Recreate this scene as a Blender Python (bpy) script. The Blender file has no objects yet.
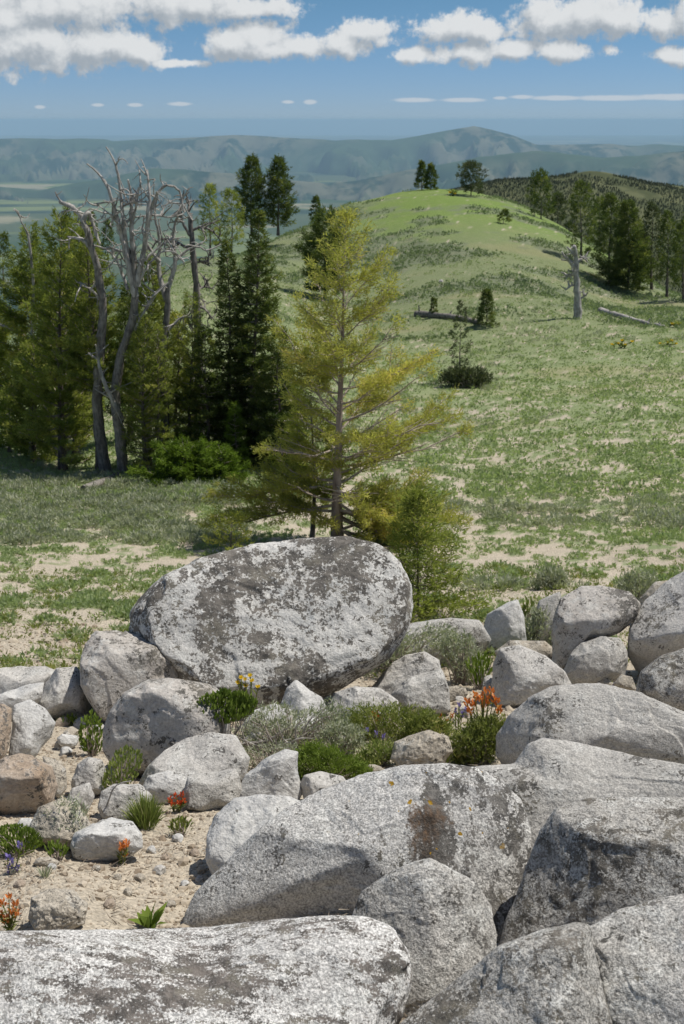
import bpy, math, random
import numpy as np
from mathutils import Vector

# ------------------------------------------------------------------ camera, sky, sun, exposure
SC = bpy.context.scene
C = SC.collection
R = math.radians
FPX, PW, PH = 1138.0, 684, 1024
PITCH = R(19.0)
cam_data = bpy.data.cameras.new('camera')
cam = bpy.data.objects.new('camera', cam_data)
C.objects.link(cam)
cam.location = (0, 0, 0)
cam.rotation_euler = (math.pi / 2 - PITCH, 0, 0)
cam_data.sensor_fit = 'VERTICAL'
cam_data.sensor_height = 36.0
cam_data.lens = 36.0 * FPX / PH
cam_data.clip_start = 0.1
cam_data.clip_end = 200000
cam_data.dof.use_dof = True
cam_data.dof.focus_distance = 4.6
cam_data.dof.aperture_fstop = 9.0
SC.camera = cam
SC.view_settings.view_transform = 'Standard'
SC.view_settings.look = 'None'
SC.view_settings.gamma = 1
SC.view_settings.exposure = EXPO = 0.0

def pix(px, py):
    """pixel -> (u, t): x/y and z/y of the line of sight through it"""
    xn = (px - PW / 2) / FPX
    yn = (PH / 2 - py) / FPX
    c, s = math.cos(PITCH), math.sin(PITCH)
    f = c + yn * s
    return xn / f, (-s + yn * c) / f

def at(px, py, y):
    u, t = pix(px, py)
    return np.array((u * y, y, t * y))

SUN_EL, SUN_AZ = R(63), R(72)          # azimuth measured clockwise from +y (view direction)
sd = Vector((math.sin(SUN_AZ) * math.cos(SUN_EL), math.cos(SUN_AZ) * math.cos(SUN_EL), math.sin(SUN_EL)))
sun_data = bpy.data.lights.new('sun', 'SUN')
sun_data.energy = 4.7
sun_data.angle = R(0.53)
sun_data.color = (1.0, 0.94, 0.85)
sun = bpy.data.objects.new('sun', sun_data)
C.objects.link(sun)
sun.rotation_euler = sd.to_track_quat('Z', 'Y').to_euler()

# --- node helper
class NT:
    def __init__(s, tree):
        s.t = tree
    def n(s, kind, **kw):
        nd = s.t.nodes.new(kind)
        ins = kw.pop('ins', {})
        for k, v in kw.items():
            setattr(nd, k, v)
        for k, v in ins.items():
            s.put(nd.inputs[k], v)
        return nd
    def put(s, sock, v):
        if isinstance(v, bpy.types.NodeSocket):
            s.t.links.new(v, sock)
        elif isinstance(v, bpy.types.Node):
            s.t.links.new(v.outputs[0], sock)
        elif isinstance(v, (tuple, list)) and len(v) == 3 and sock.type == 'RGBA':
            sock.default_value = (*v, 1)
        else:
            sock.default_value = v
    def m(s, op, a, b=0.0, c=None, clamp=False):
        nd = s.n('ShaderNodeMath', operation=op, use_clamp=clamp)
        s.put(nd.inputs[0], a); s.put(nd.inputs[1], b)
        if c is not None: s.put(nd.inputs[2], c)
        return nd.outputs[0]
    def noise(s, vec, scale, detail=3, rough=0.55, dist=0.0, dims='3D', out=0):
        nd = s.n('ShaderNodeTexNoise', noise_dimensions=dims)
        s.put(nd.inputs['Vector'], vec); s.put(nd.inputs['Scale'], scale)
        nd.inputs['Detail'].default_value = detail; nd.inputs['Roughness'].default_value = rough
        nd.inputs['Distortion'].default_value = dist
        return nd.outputs[out]
    def step(s, v, a, b, lo=0.0, hi=1.0):
        nd = s.n('ShaderNodeMapRange', interpolation_type='SMOOTHSTEP')
        s.put(nd.inputs[0], v); s.put(nd.inputs[1], a); s.put(nd.inputs[2], b)
        s.put(nd.inputs[3], lo); s.put(nd.inputs[4], hi)
        return nd.outputs[0]
    def mix(s, f, a, b, mode='MIX'):
        nd = s.n('ShaderNodeMix', data_type='RGBA', blend_type=mode)
        s.put(nd.inputs[0], f); s.put(nd.inputs[6], a); s.put(nd.inputs[7], b)
        return nd.outputs[2]

# --- world: Nishita sky with cumulus puffs laid out by direction
world = bpy.data.worlds.new('World')
SC.world = world
world.use_nodes = True
W = NT(world.node_tree)
world.node_tree.nodes.clear()
sky = W.n('ShaderNodeTexSky', sky_type='NISHITA', sun_disc=False, sun_elevation=SUN_EL, sun_rotation=SUN_AZ,
          altitude=2600, air_density=1.0, dust_density=0.3, ozone_density=2.2)
tc = W.n('ShaderNodeTexCoord')
sx = W.n('ShaderNodeSeparateXYZ', ins={0: tc.outputs['Generated']})
yy = W.m('MAXIMUM', sx.outputs[1], 0.02)
cu = W.m('DIVIDE', sx.outputs[0], yy)
cv = W.m('DIVIDE', sx.outputs[2], yy)
cxy = W.n('ShaderNodeCombineXYZ', ins={0: cu, 1: cv, 2: 0.0})
wob = W.noise(cxy, 30.0, 8, 0.62)
wob2 = W.noise(cxy, 110.0, 6, 0.65)
CLOUDS = [  # cx, cy, rx, ry in the picture's pixels, turned into directions below
    (60, 8, 130, 26), (190, 4, 95, 20), (240, 8, 60, 12), (25, 40, 80, 34), (95, 46, 55, 25), (140, 52, 34, 16), (175, 63, 32, 5),
    (40, 67, 18, 6), (0, 15, 80, 45), (-60, 30, 80, 40),
    (232, 44, 32, 17), (262, 36, 32, 21), (300, 48, 42, 13), (345, 44, 36, 14), (362, 32, 34, 14), (384, 42, 18, 8), (270, 50, 60, 11),
    (455, 28, 42, 17), (480, 30, 32, 15), (545, 22, 48, 20), (590, 14, 50, 24), (615, 20, 28, 20), (470, 52, 36, 14),
    (515, 50, 44, 12), (560, 51, 32, 12), (410, 56, 24, 9), (612, 50, 14, 6), (664, 22, 26, 18), (690, 14, 34, 24),
    (672, 56, 32, 9), (700, 60, 40, 9), (430, 0, 60, -1),
]
STREAKS = [(415, 100, 24, 2.6), (463, 100, 24, 2.4), (522, 97, 14, 2.2), (560, 98, 34, 2.6), (610, 98, 50, 3.0), (670, 97, 50, 3.4),
    (40, 107, 6, 2.0), (98, 105, 7, 1.8), (135, 105, 9, 2), (180, 104, 14, 2.2), (288, 102, 7, 1.8), (310, 102, 7, 2.4), (500, 98, 8, 1.8)]
def blob_field(CC, coord):
    best = None
    for (cx, cy, rx, ry) in CC:
        if ry <= 0: continue
        u, t = pix(cx, cy)
        ru = rx / FPX * 1.06; rt = ry / FPX * 1.06
        a = W.n('ShaderNodeVectorMath', operation='SUBTRACT', ins={0: coord, 1: (u, t, 0)})
        b = W.n('ShaderNodeVectorMath', operation='MULTIPLY', ins={0: a.outputs[0], 1: (1 / ru, 1 / rt, 0)})
        l = W.n('ShaderNodeVectorMath', operation='LENGTH', ins={0: b.outputs[0]})
        d = W.m('SUBTRACT', 1.0, l.outputs['Value'])
        d = W.m('MULTIPLY', d, min(1.0, ry / 12) ** .6) if 5 < ry < 12 else d
        best = d if best is None else W.m('MAXIMUM', best, d)
    return best
field = blob_field(CLOUDS, cxy.outputs[0])
nz = W.m('ADD', W.m('MULTIPLY', W.m('SUBTRACT', wob, 0.5), 2.0), W.m('MULTIPLY', W.m('SUBTRACT', wob2, 0.5), 1.3))
f1 = W.m('ADD', field, nz)
# elsewhere in the sky, the same kind of broken cumulus
gen = W.n('ShaderNodeVectorMath', operation='MULTIPLY', ins={0: tc.outputs['Generated'], 1: (1, 1, 2.2)})
g1 = W.noise(gen.outputs[0], 3.2, 6, 0.55)
outside = W.step(sx.outputs[2], 0.125, 0.17)
back = W.step(sx.outputs[1], 0.85, 0.7)
up = W.step(sx.outputs[2], 0.03, 0.07)
f2 = W.m('MULTIPLY', W.m('SUBTRACT', g1, 0.56), 6.0)
allow = W.m('MULTIPLY', W.m('MAXIMUM', outside, back), up)
f2 = W.m('SUBTRACT', W.m('MULTIPLY', f2, allow), W.m('SUBTRACT', 1.0, allow))
streak = W.m('ADD', blob_field(STREAKS, cxy.outputs[0]), W.m('MULTIPLY', nz, 0.30))
mask = W.m('MAXIMUM', W.step(f1, -0.03, 0.46), W.step(f2, 0.0, 0.7))
# light on the clouds: bright billows, greyer bases and thick middles
offs = W.n('ShaderNodeVectorMath', operation='ADD', ins={0: cxy.outputs[0], 1: (0.006, 0.010, 0)})
wob_s = W.noise(offs.outputs[0], 30.0, 8, 0.62)
field_s = blob_field([c for c in CLOUDS if c[3] > 8], offs.outputs[0])
rim = W.m('ADD', W.m('MULTIPLY', W.m('SUBTRACT', wob, wob_s), 6.0), W.m('MULTIPLY', W.m('SUBTRACT', field, field_s), 2.6))
lit = W.step(rim, -1.3, 1.25)
ccol = W.mix(lit, (3.7, 4.1, 4.5), (7.7, 7.8, 7.8))
skyc = W.mix(1.0, sky.outputs[0], W.mix(W.step(sx.outputs[2], 0.14, 0.4), W.mix(W.step(cv, 0.0, 0.12), (.43, .565, .845), (.415, .60, .69)), (1.0, .97, .92)), 'MULTIPLY')
final = W.mix(W.m('MULTIPLY', mask, 0.93), skyc, ccol)
final = W.mix(W.m('MULTIPLY', W.step(streak, 0.0, 0.55), 0.60), final, (6.6, 6.8, 7.0))
bg = W.n('ShaderNodeBackground', ins={0: final, 1: 0.1})
W.n('ShaderNodeOutputWorld', ins={0: bg.outputs[0]})

# ------------------------------------------------------------------ numpy noise
def _hash(i, j, k, seed):
    h = (i.astype(np.uint64) * np.uint64(374761393) + j.astype(np.uint64) * np.uint64(668265263) + k.astype(np.uint64) * np.uint64(2147483647 * 3 + 5) + np.uint64(seed * 144665 + 12345)) & np.uint64(0xFFFFFFFF)
    h = ((h ^ (h >> np.uint64(13))) * np.uint64(1274126177)) & np.uint64(0xFFFFFFFF)
    h = ((h ^ (h >> np.uint64(16))) * np.uint64(2246822519)) & np.uint64(0xFFFFFFFF)
    h = h ^ (h >> np.uint64(15))
    return (h & np.uint64(0xFFFFFF)).astype(np.float64) / float(0xFFFFFF) * 2 - 1

def vnoise(P, seed=0):
    P = np.asarray(P, float)
    if P.shape[1] == 2: P = np.c_[P, np.zeros(len(P))]
    I = np.floor(P).astype(np.int64); f = P - I
    f = f * f * f * (f * (f * 6 - 15) + 10)
    I = I + 100000
    r = 0
    for a in (0, 1):
        wa = f[:, 0] if a else 1 - f[:, 0]
        for b in (0, 1):
            wb = f[:, 1] if b else 1 - f[:, 1]
            for c in (0, 1):
                wc = f[:, 2] if c else 1 - f[:, 2]
                r = r + wa * wb * wc * _hash(I[:, 0] + a, I[:, 1] + b, I[:, 2] + c, seed)
    return r

def fbm(P, octv=4, seed=0, gain=0.5):
    P = np.asarray(P, float); a, s, tot = 1.0, 0, 0
    for o in range(octv):
        s = s + a * vnoise(P * (2.03 ** o) + 17.3 * o, seed + o); tot += a; a *= gain
    return s / tot

def sstep(x, a, b):
    t = np.clip((x - a) / (b - a), 0, 1)
    return t * t * (3 - 2 * t)

# ------------------------------------------------------------------ mesh helpers
class MB:
    def __init__(s):
        s.V = []; s.Q = []; s.T = []; s.a = []; s.n = 0
    def add(s, V, F, shade=0.5):
        V = np.asarray(V, float); F = np.asarray(F, np.int64)
        if len(V) == 0: return
        (s.Q if F.shape[1] == 4 else s.T).append(F + s.n)
        s.V.append(V); s.n += len(V)
        s.a.append(np.broadcast_to(np.asarray(shade, float), (len(V),)))
    def mesh(s, name, mat, smooth=False, origin=None):
        V = np.concatenate(s.V)
        if origin is not None: V = V - np.asarray(origin)
        me = bpy.data.meshes.new(name)
        T = np.concatenate(s.T) if s.T else np.zeros((0, 3), np.int64)
        Q = np.concatenate(s.Q) if s.Q else np.zeros((0, 4), np.int64)
        me.vertices.add(len(V)); me.vertices.foreach_set('co', V.astype(np.float32).ravel())
        me.loops.add(T.size + Q.size); me.loops.foreach_set('vertex_index', np.r_[T.ravel(), Q.ravel()].astype(np.int32))
        me.polygons.add(len(T) + len(Q))
        st = np.r_[np.arange(len(T)) * 3, len(T) * 3 + np.arange(len(Q)) * 4]
        me.polygons.foreach_set('loop_start', st.astype(np.int32))
        at_ = me.attributes.new('shade', 'FLOAT', 'POINT')
        at_.data.foreach_set('value', np.concatenate(s.a).astype(np.float32))
        me.update(calc_edges=True); me.validate()
        me.polygons.foreach_set('use_smooth', np.full(len(me.polygons), smooth))
        for m in (mat if isinstance(mat, (list, tuple)) else [mat]): me.materials.append(m)
        return me
    def obj(s, name, mat, parent=None, loc=(0, 0, 0), smooth=False, **tags):
        """vertices were given in world space; loc becomes the origin"""
        off = np.asarray(loc if parent is None else parent['_o'], float)
        me = s.mesh(name, mat, smooth, off)
        o = bpy.data.objects.new(name, me); C.objects.link(o)
        if parent is None: o.location = loc; o['_o'] = tuple(float(v) for v in loc)
        else: o.parent = parent; o['_o'] = tuple(parent['_o'])
        for k, v in tags.items(): o[k] = v
        return o

def thing(name, label, cat, loc, group=None):
    o = bpy.data.objects.new(name, None); C.objects.link(o)
    o.empty_display_size = 0.2
    o.location = tuple(loc); o['_o'] = tuple(float(v) for v in loc)
    o['label'] = label; o['category'] = cat
    if group: o['group'] = group
    return o

def tube(mb, pts, rad, sides=6, shade=0.5, rough=0.0, rng=None):
    pts = np.asarray(pts, float); n = len(pts); rad = np.broadcast_to(rad, (n,))
    tan = np.gradient(pts, axis=0); tan /= np.linalg.norm(tan, axis=1)[:, None] + 1e-9
    ref = np.array((0.31, 0.17, 0.94)) if abs(tan[0][2]) < .8 else np.array((0.95, 0.2, 0.1))
    a = np.cross(tan, ref); a /= np.linalg.norm(a, axis=1)[:, None] + 1e-9
    b = np.cross(tan, a)
    th = np.arange(sides) * 2 * math.pi / sides
    rr = rad[:, None] * np.ones((1, sides))
    if rough: rr = rr * (1 + rough * rng.uniform(-1, 1, (n, sides)))
    V = pts[:, None, :] + rr[..., None] * (a[:, None, :] * np.cos(th)[None, :, None] + b[:, None, :] * np.sin(th)[None, :, None])
    i = np.arange(n - 1)[:, None] * sides; j = np.arange(sides)[None, :]; j2 = (j + 1) % sides
    F = np.stack([i + j, i + j2, i + sides + j2, i + sides + j], -1).reshape(-1, 4)
    mb.add(V.reshape(-1, 3), F, shade)
    # closed ends
    e = np.r_[V[0], [pts[0]]]; mb.add(e, [((k + 1) % sides, k, sides) for k in range(sides)], shade)
    e = np.r_[V[-1], [pts[-1] + tan[-1] * rad[-1]]]; mb.add(e, [(k, (k + 1) % sides, sides) for k in range(sides)], shade)

def smooth_path(pts, n):
    pts = np.asarray(pts, float)
    d = np.r_[0, np.cumsum(np.linalg.norm(np.diff(pts[:, :3], axis=0), axis=1))]
    s = np.linspace(0, d[-1], n)
    P = np.stack([np.interp(s, d, pts[:, k]) for k in range(pts.shape[1])], 1)
    for _ in range(2):
        P[1:-1] = (P[:-2] + 2 * P[1:-1] + P[2:]) / 4
    return P

def tufts(mb, pos, dirs, size, K, width, rng, spread=0.9, shade=None, jit=0.25):
    """many needle tufts at once: each K thin triangles fanning round its direction"""
    pos = np.asarray(pos, float); dirs = np.asarray(dirs, float); N = len(pos)
    if N == 0: return
    dirs = dirs / (np.linalg.norm(dirs, axis=1)[:, None] + 1e-9)
    size = np.broadcast_to(size, (N,))
    d = dirs[:, None, :] + rng.normal(0, spread * .6, (N, K, 3))
    d /= np.linalg.norm(d, axis=2)[..., None] + 1e-9
    L = size[:, None] * rng.uniform(0.55, 1.1, (N, K))
    side = np.cross(d, rng.normal(0, 1, (N, K, 3))); side /= np.linalg.norm(side, axis=2)[..., None] + 1e-9
    wd = width * np.ones((N, 1)) if np.isscalar(width) else np.asarray(width)[:, None]
    base = pos[:, None, :] + rng.normal(0, 1, (N, K, 3)) * (size * jit)[:, None, None]
    V = np.stack([base - side * wd[..., None] * .5, base + side * wd[..., None] * .5, base + d * L[..., None]], 2)
    F = np.arange(N * K * 3).reshape(-1, 3)
    if shade is None: shade = rng.uniform(0, 1, N)
    mb.add(V.reshape(-1, 3), F, np.repeat(shade, K * 3))

def blades(mb, pos, dirs, length, width, rng, bend=0.3, shade=None):
    """flat leaves with a fold and a bend: 4 triangles each"""
    pos = np.asarray(pos, float); N = len(pos)
    dirs = np.asarray(dirs, float); dirs = dirs / (np.linalg.norm(dirs, axis=1)[:, None] + 1e-9)
    length = np.broadcast_to(length, (N,))[:, None]; width = np.broadcast_to(width, (N,))[:, None]
    side = np.cross(dirs, rng.normal(0, 1, (N, 3)) * .4 + (0, 0, 1)); side /= np.linalg.norm(side, axis=1)[:, None] + 1e-9
    out = dirs * (1, 1, 0); nrm = np.cross(side, dirs)
    mid = pos + dirs * length * .5; tip = pos + dirs * length + (out - (0, 0, .5)) * length * bend
    V = np.stack([pos - side * width * .18, pos + side * width * .18, mid + side * width * .5 + nrm * width * .15,
                  mid - side * width * .5 + nrm * width * .15, mid, tip], 1)
    o = np.arange(N)[:, None, None] * 6
    F = (np.array([[0, 1, 4], [1, 2, 4], [0, 4, 3], [4, 2, 5], [3, 4, 5]])[None] + o).reshape(-1, 3)
    if shade is None: shade = rng.uniform(0, 1, N)
    mb.add(V.reshape(-1, 3), F, np.repeat(shade, 6))

# ------------------------------------------------------------------ materials
def new_mat(name):
    m = bpy.data.materials.new(name); m.use_nodes = True
    m.node_tree.nodes.clear()
    return m, NT(m.node_tree)

def finish(N, col, rough=0.9, bump=None, bstr=0.5, bdist=0.01, spec=0.15):
    p = N.n('ShaderNodeBsdfPrincipled')
    N.put(p.inputs['Base Color'], col); N.put(p.inputs['Roughness'], rough)
    p.inputs['Specular IOR Level'].default_value = spec
    if bump is not None:
        b = N.n('ShaderNodeBump', ins={'Strength': bstr, 'Distance': bdist, 'Height': bump})
        N.put(p.inputs['Normal'], b.outputs[0])
    N.n('ShaderNodeOutputMaterial', ins={0: p.outputs[0]})
    return p

def leaf_mat(name, dark, light, tip=None, trans=0.35, scale=1.2):
    m, N = new_mat(name)
    a = N.n('ShaderNodeAttribute', attribute_name='shade').outputs['Fac']
    t = N.n('ShaderNodeTexCoord').outputs['Object']
    nz = N.noise(t, scale, 3)
    f = N.m('ADD', N.m('MULTIPLY', a, 0.6), N.m('MULTIPLY', N.m('SUBTRACT', nz, 0.3), 1.0), clamp=True)
    col = N.mix(f, dark, light)
    if tip is not None:
        col = N.mix(N.step(a, 0.86, 1.0, 0, .8), col, tip)
    d = N.n('ShaderNodeBsdfDiffuse', ins={0: col})
    tr = N.n('ShaderNodeBsdfTranslucent', ins={0: N.mix(1.0, col, (1.0, 1.15, 0.55), 'MULTIPLY')})
    mx = N.n('ShaderNodeMixShader', ins={0: trans, 1: d.outputs[0], 2: tr.outputs[0]})
    N.n('ShaderNodeOutputMaterial', ins={0: mx.outputs[0]})
    return m

def bark_mat(name, a, b, scale=14, stretch=(1, 1, .18)):
    m, N = new_mat(name)
    t = N.n('ShaderNodeTexCoord').outputs['Object']
    mp = N.n('ShaderNodeMapping', ins={0: t}); mp.inputs['Scale'].default_value = stretch
    n1 = N.noise(mp, scale, 5, .65); n2 = N.noise(t, scale * .25, 3)
    f = N.step(N.m('ADD', N.m('MULTIPLY', n1, .7), N.m('MULTIPLY', n2, .5)), .42, .78)
    finish(N, N.mix(f, a, b), .95, n1, .7, .015, .05)
    return m

def rock_mat(name, base=(.46, .455, .44), base2=(.36, .355, .34), dark=.0, dcol=(.07, .066, .06), grain=.5, gscale=150, dscale=2.2,
             warm=.0, wcol=(.36, .25, .15), rust=None, xmask=None, cracks=False, stretch=(1, 1, 1), rot=(0, 0, 0), pale=.5):
    m, N = new_mat(name)
    t = N.n('ShaderNodeTexCoord').outputs['Object']
    big = N.noise(t, 2.3, 4, .6)
    col = N.mix(N.step(big, .35, .65), base, base2)
    # pale crust lichen
    pl = N.noise(t, 9.0, 6, .72)
    col = N.mix(N.m('MULTIPLY', N.step(pl, .50, .60), pale), col, (.60, .60, .57))
    # warm iron-stained zones
    wn = N.noise(t, 1.6, 4, .6, .4)
    if warm > 0:
        col = N.mix(N.m('MULTIPLY', N.step(wn, .62 - warm * .3, .80 - warm * .2), .75), col, wcol)
    # mineral grain
    g1 = N.step(N.noise(t, gscale, 3, .75), .36, .64); g2 = N.noise(t, gscale * .34, 3, .7)
    gr = N.m('ADD', N.m('MULTIPLY', N.m('SUBTRACT', g1, .5), 1.15 * grain), N.m('MULTIPLY', N.m('SUBTRACT', g2, .5), 1.6 * grain))
    val = N.m('ADD', 1.0, gr)
    val = N.m('MAXIMUM', N.m('MINIMUM', val, 1.45), .35)
    cv_ = N.n('ShaderNodeCombineXYZ', ins={0: val, 1: val, 2: val})
    col = N.mix(1.0, col, cv_, 'MULTIPLY')
    fl = N.step(N.noise(t, gscale * .8, 2, .5), .66, .70)
    col = N.mix(N.m('MULTIPLY', fl, .7 * grain), col, (.10, .10, .10))
    # dark crust lichen, ragged at every scale
    mp = N.n('ShaderNodeMapping', ins={0: t}); mp.inputs['Scale'].default_value = stretch; mp.inputs['Rotation'].default_value = rot
    d1 = N.noise(mp, dscale, 3, .55, .3); d2 = N.noise(mp, dscale * 6, 4, .7); d3 = N.noise(t, dscale * 28, 3, .7)
    s = N.m('ADD', N.m('ADD', N.m('MULTIPLY', d1, .36), N.m('MULTIPLY', d2, .35)), N.m('MULTIPLY', d3, .29))
    if dark > 0:
        th = .60 - .10 * dark
        if xmask:
            ox = N.n('ShaderNodeSeparateXYZ', ins={0: t}).outputs[0]
            s = N.m('SUBTRACT', s, N.step(ox, xmask[0], xmask[1], .075, 0))
        dk = N.step(s, th, th + .022)
        dc = N.mix(N.step(N.noise(t, dscale * 4, 5, .7), .38, .62), tuple(c * .75 for c in dcol), tuple(c * 2.3 for c in dcol))
        dc = N.mix(N.step(N.noise(t, dscale * 2.2, 3, .6), .52, .62, 0, .6), dc, (.17, .155, .12))
        fleck = N.step(N.noise(t, dscale * 40, 3, .7), .60, .66)
        dc = N.mix(N.m('MULTIPLY', fleck, .55), dc, (.36, .35, .32))
        # round crusty colonies, one by one, around the big patches
        wq_ = N.n('ShaderNodeVectorMath', operation='MULTIPLY', ins={0: N.n('ShaderNodeTexNoise', ins={'Vector': t, 'Scale': dscale * 16, 'Detail': 3.0}).outputs['Color'], 1: (.05, .05, .05)})
        wv_ = N.n('ShaderNodeVectorMath', operation='ADD', ins={0: t, 1: wq_.outputs[0]})
        vs = N.n('ShaderNodeTexVoronoi', feature='F1', ins={'Vector': wv_.outputs[0], 'Scale': dscale * 5.5})
        rnd = N.n('ShaderNodeSeparateColor', ins={0: vs.outputs['Color']}).outputs[0]
        rad_ = N.m('MULTIPLY', N.m('SUBTRACT', rnd, .45), .62)
        spot = N.m('MULTIPLY', N.step(N.m('SUBTRACT', rad_, vs.outputs['Distance']), 0, .03), N.step(s, th - .055, th - .02))
        dk = N.m('MAXIMUM', dk, spot)
        col = N.mix(N.m('MULTIPLY', dk, .90), col, dc)
    if rust is not None:
        gp = N.n('ShaderNodeNewGeometry').outputs['Position']
        dv = N.n('ShaderNodeVectorMath', operation='DISTANCE', ins={0: gp, 1: rust}).outputs['Value']
        rr = N.m('ADD', dv, N.m('MULTIPLY', N.m('SUBTRACT', N.noise(t, 5, 6, .72, .6), .5), .50))
        rb = N.step(rr, .17, .02, 0, .07)
        rk = N.step(N.m('ADD', s, rb), th + .002, th + .024)
        col = N.mix(N.m('MULTIPLY', N.m('MULTIPLY', rk, N.step(rr, .13, .04)), .85), col, N.mix(N.step(d2, .42, .6), (.06, .045, .034), (.145, .088, .05)))
        y1 = N.noise(t, 26, 2, .5)
        col = N.mix(N.m('MULTIPLY', N.step(y1, .70, .71), N.step(dv, .35, .2)), col, (.36, .22, .03))
    if cracks:
        # a few hairline cracks
        wq = N.n('ShaderNodeVectorMath', operation='MULTIPLY', ins={0: N.n('ShaderNodeTexNoise', ins={'Vector': t, 'Scale': 5.0, 'Detail': 5.0}).outputs['Color'], 1: (.22, .22, .22)})
        wv = N.n('ShaderNodeVectorMath', operation='ADD', ins={0: t, 1: wq.outputs[0]})
        vc = N.n('ShaderNodeTexVoronoi', feature='DISTANCE_TO_EDGE', ins={'Vector': wv.outputs[0], 'Scale': 1.5})
        gate = N.step(N.noise(t, 1.4, 2, .5), .52, .58)
        crk = N.m('MULTIPLY', N.step(vc.outputs['Distance'], .009, .002), gate)
        col = N.mix(N.m('MULTIPLY', crk, .75), col, (.07, .065, .06))
    h = N.m('ADD', N.m('ADD', N.m('MULTIPLY', g2, .16), N.m('MULTIPLY', g1, .07)), N.m('ADD', N.m('MULTIPLY', N.noise(t, 11, 6, .62), 1.1), N.m('MULTIPLY', pl, .2)))
    if cracks: h = N.m('SUBTRACT', h, N.m('MULTIPLY', crk, .5))
    finish(N, col, .93, h, .8, .022, .10)
    return m

M = {}
RUST = (0.27, 3.10, -2.11)      # middle of the rusty patch on the central boulder, in the place
M['boulder'] = rock_mat('granite_thick_lichen', base=(.58, .57, .54), base2=(.47, .46, .43), dark=1.08, dscale=2.3, dcol=(.062, .055, .047), grain=.28, gscale=70, pale=.75)
M['spot'] = rock_mat('granite_some_lichen', base=(.47, .445, .41), base2=(.37, .34, .305), dark=.97, dscale=2.4, grain=.26, gscale=75, dcol=(.08, .076, .068), warm=.35, wcol=(.36, .27, .19))
M['plain'] = rock_mat('granite_pale', base=(.50, .485, .455), base2=(.38, .365, .34), dark=.66, dscale=3, grain=.32, gscale=80)
M['blue'] = rock_mat('granite_bluish_white', base=(.55, .545, .525), base2=(.43, .425, .41), dark=.5, dscale=3, grain=.24, gscale=70)
M['brown'] = rock_mat('granite_tan_stained', base=(.42, .38, .33), base2=(.34, .285, .225), dark=.78, dscale=3, grain=.28, gscale=80, warm=.9, wcol=(.31, .21, .13))
M['near'] = rock_mat('granite_near_speckled', cracks=True, base=(.47, .455, .425), base2=(.34, .33, .305), dark=.62, dscale=2.6, grain=.75, gscale=150)
M['centre'] = rock_mat('granite_rust_patch', base=(.52, .51, .485), base2=(.41, .40, .38), dark=1.1, dscale=3.6, grain=.7, gscale=140, rust=RUST, xmask=(-.05, .25), stretch=(1.6, 1, .8), rot=(0, .6, .3))
M['front'] = rock_mat('granite_streaked_lichen', base=(.60, .59, .565), base2=(.48, .47, .45), dark=1.08, dscale=6.5, grain=.75, gscale=150, dcol=(.07, .060, .052), stretch=(.45, 1.1, .8), rot=(0, .25, .45))
M['right'] = rock_mat('granite_dark_speckled', cracks=True, base=(.42, .405, .375), base2=(.30, .29, .265), dark=.86, dscale=5, grain=.78, gscale=150, dcol=(.075, .068, .058))
M['slab'] = rock_mat('granite_smooth_slab', base=(.46, .445, .415), base2=(.375, .365, .34), dark=.62, dscale=3, grain=.42, gscale=120, pale=.35)
M['dirty'] = rock_mat('granite_sandy', base=(.44, .405, .345), base2=(.33, .29, .23), dark=.7, dscale=4, grain=.38, gscale=90, warm=.4)
M['deadwood'] = bark_mat('weathered_wood', (.20, .185, .17), (.50, .48, .45), 22)
M['greywood'] = bark_mat('grey_deadwood', (.10, .092, .085), (.30, .28, .255), 26)
M['bark'] = bark_mat('pine_bark', (.06, .05, .045), (.24, .20, .175), 16)
M['barkpink'] = bark_mat('pale_pine_bark', (.20, .15, .125), (.42, .35, .31), 18)
M['twig'] = bark_mat('twig_bark', (.24, .20, .17), (.46, .40, .34), 20)
M['n_yellow'] = leaf_mat('needles_yellow_green', (.27, .265, .07), (.64, .59, .20), (.66, .52, .20), .54, .9)
M['n_low'] = leaf_mat('needles_fresh_green', (.18, .20, .045), (.52, .52, .15), (.56, .50, .15), .52, 1.2)
M['n_dark'] = leaf_mat('needles_spruce_dark', (.045, .07, .026), (.20, .235, .07), (.31, .31, .10), .42, .9)
M['n_mid'] = leaf_mat('needles_pine_mid', (.115, .145, .04), (.42, .44, .135), (.50, .46, .16), .52, .8)
M['n_fresh'] = leaf_mat('needles_bright', (.07, .115, .018), (.22, .31, .05), None, .35, 1.5)
M['n_grey'] = leaf_mat('needles_grey_green', (.045, .06, .03), (.17, .19, .10), None, .28, .8)
M['n_forest'] = leaf_mat('needles_far_forest', (.115, .125, .075), (.17, .18, .105), None, .3, .03)
M['l_sage'] = leaf_mat('sagebrush_leaves', (.24, .265, .185), (.52, .53, .42), None, .32, 4)
M['l_sagefar'] = leaf_mat('sagebrush_far', (.17, .22, .13), (.31, .36, .21), None, .35, .15)
M['l_mat'] = leaf_mat('low_green_leaves', (.085, .13, .025), (.28, .36, .08), None, .35, 5)
M['l_grass'] = leaf_mat('grass_blades', (.14, .19, .05), (.38, .42, .15), (.50, .45, .24), .38, 3)
M['l_meadow'] = leaf_mat('meadow_herbs', (.24, .30, .165), (.45, .505, .29), (.54, .52, .33), .46, .5)
M['l_olive'] = leaf_mat('olive_herbs', (.12, .16, .045), (.34, .36, .12), (.5, .44, .18), .33, 4)
M['orange'] = leaf_mat('paintbrush_bracts', (.66, .19, .05), (.76, .32, .12), (.80, .48, .28), .3, 9)
M['red'] = leaf_mat('red_bracts', (.60, .09, .035), (.70, .16, .07), None, .3, 9)
M['yellow'] = leaf_mat('yellow_petals', (.72, .48, .02), (.82, .62, .05), None, .3, 9)
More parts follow.
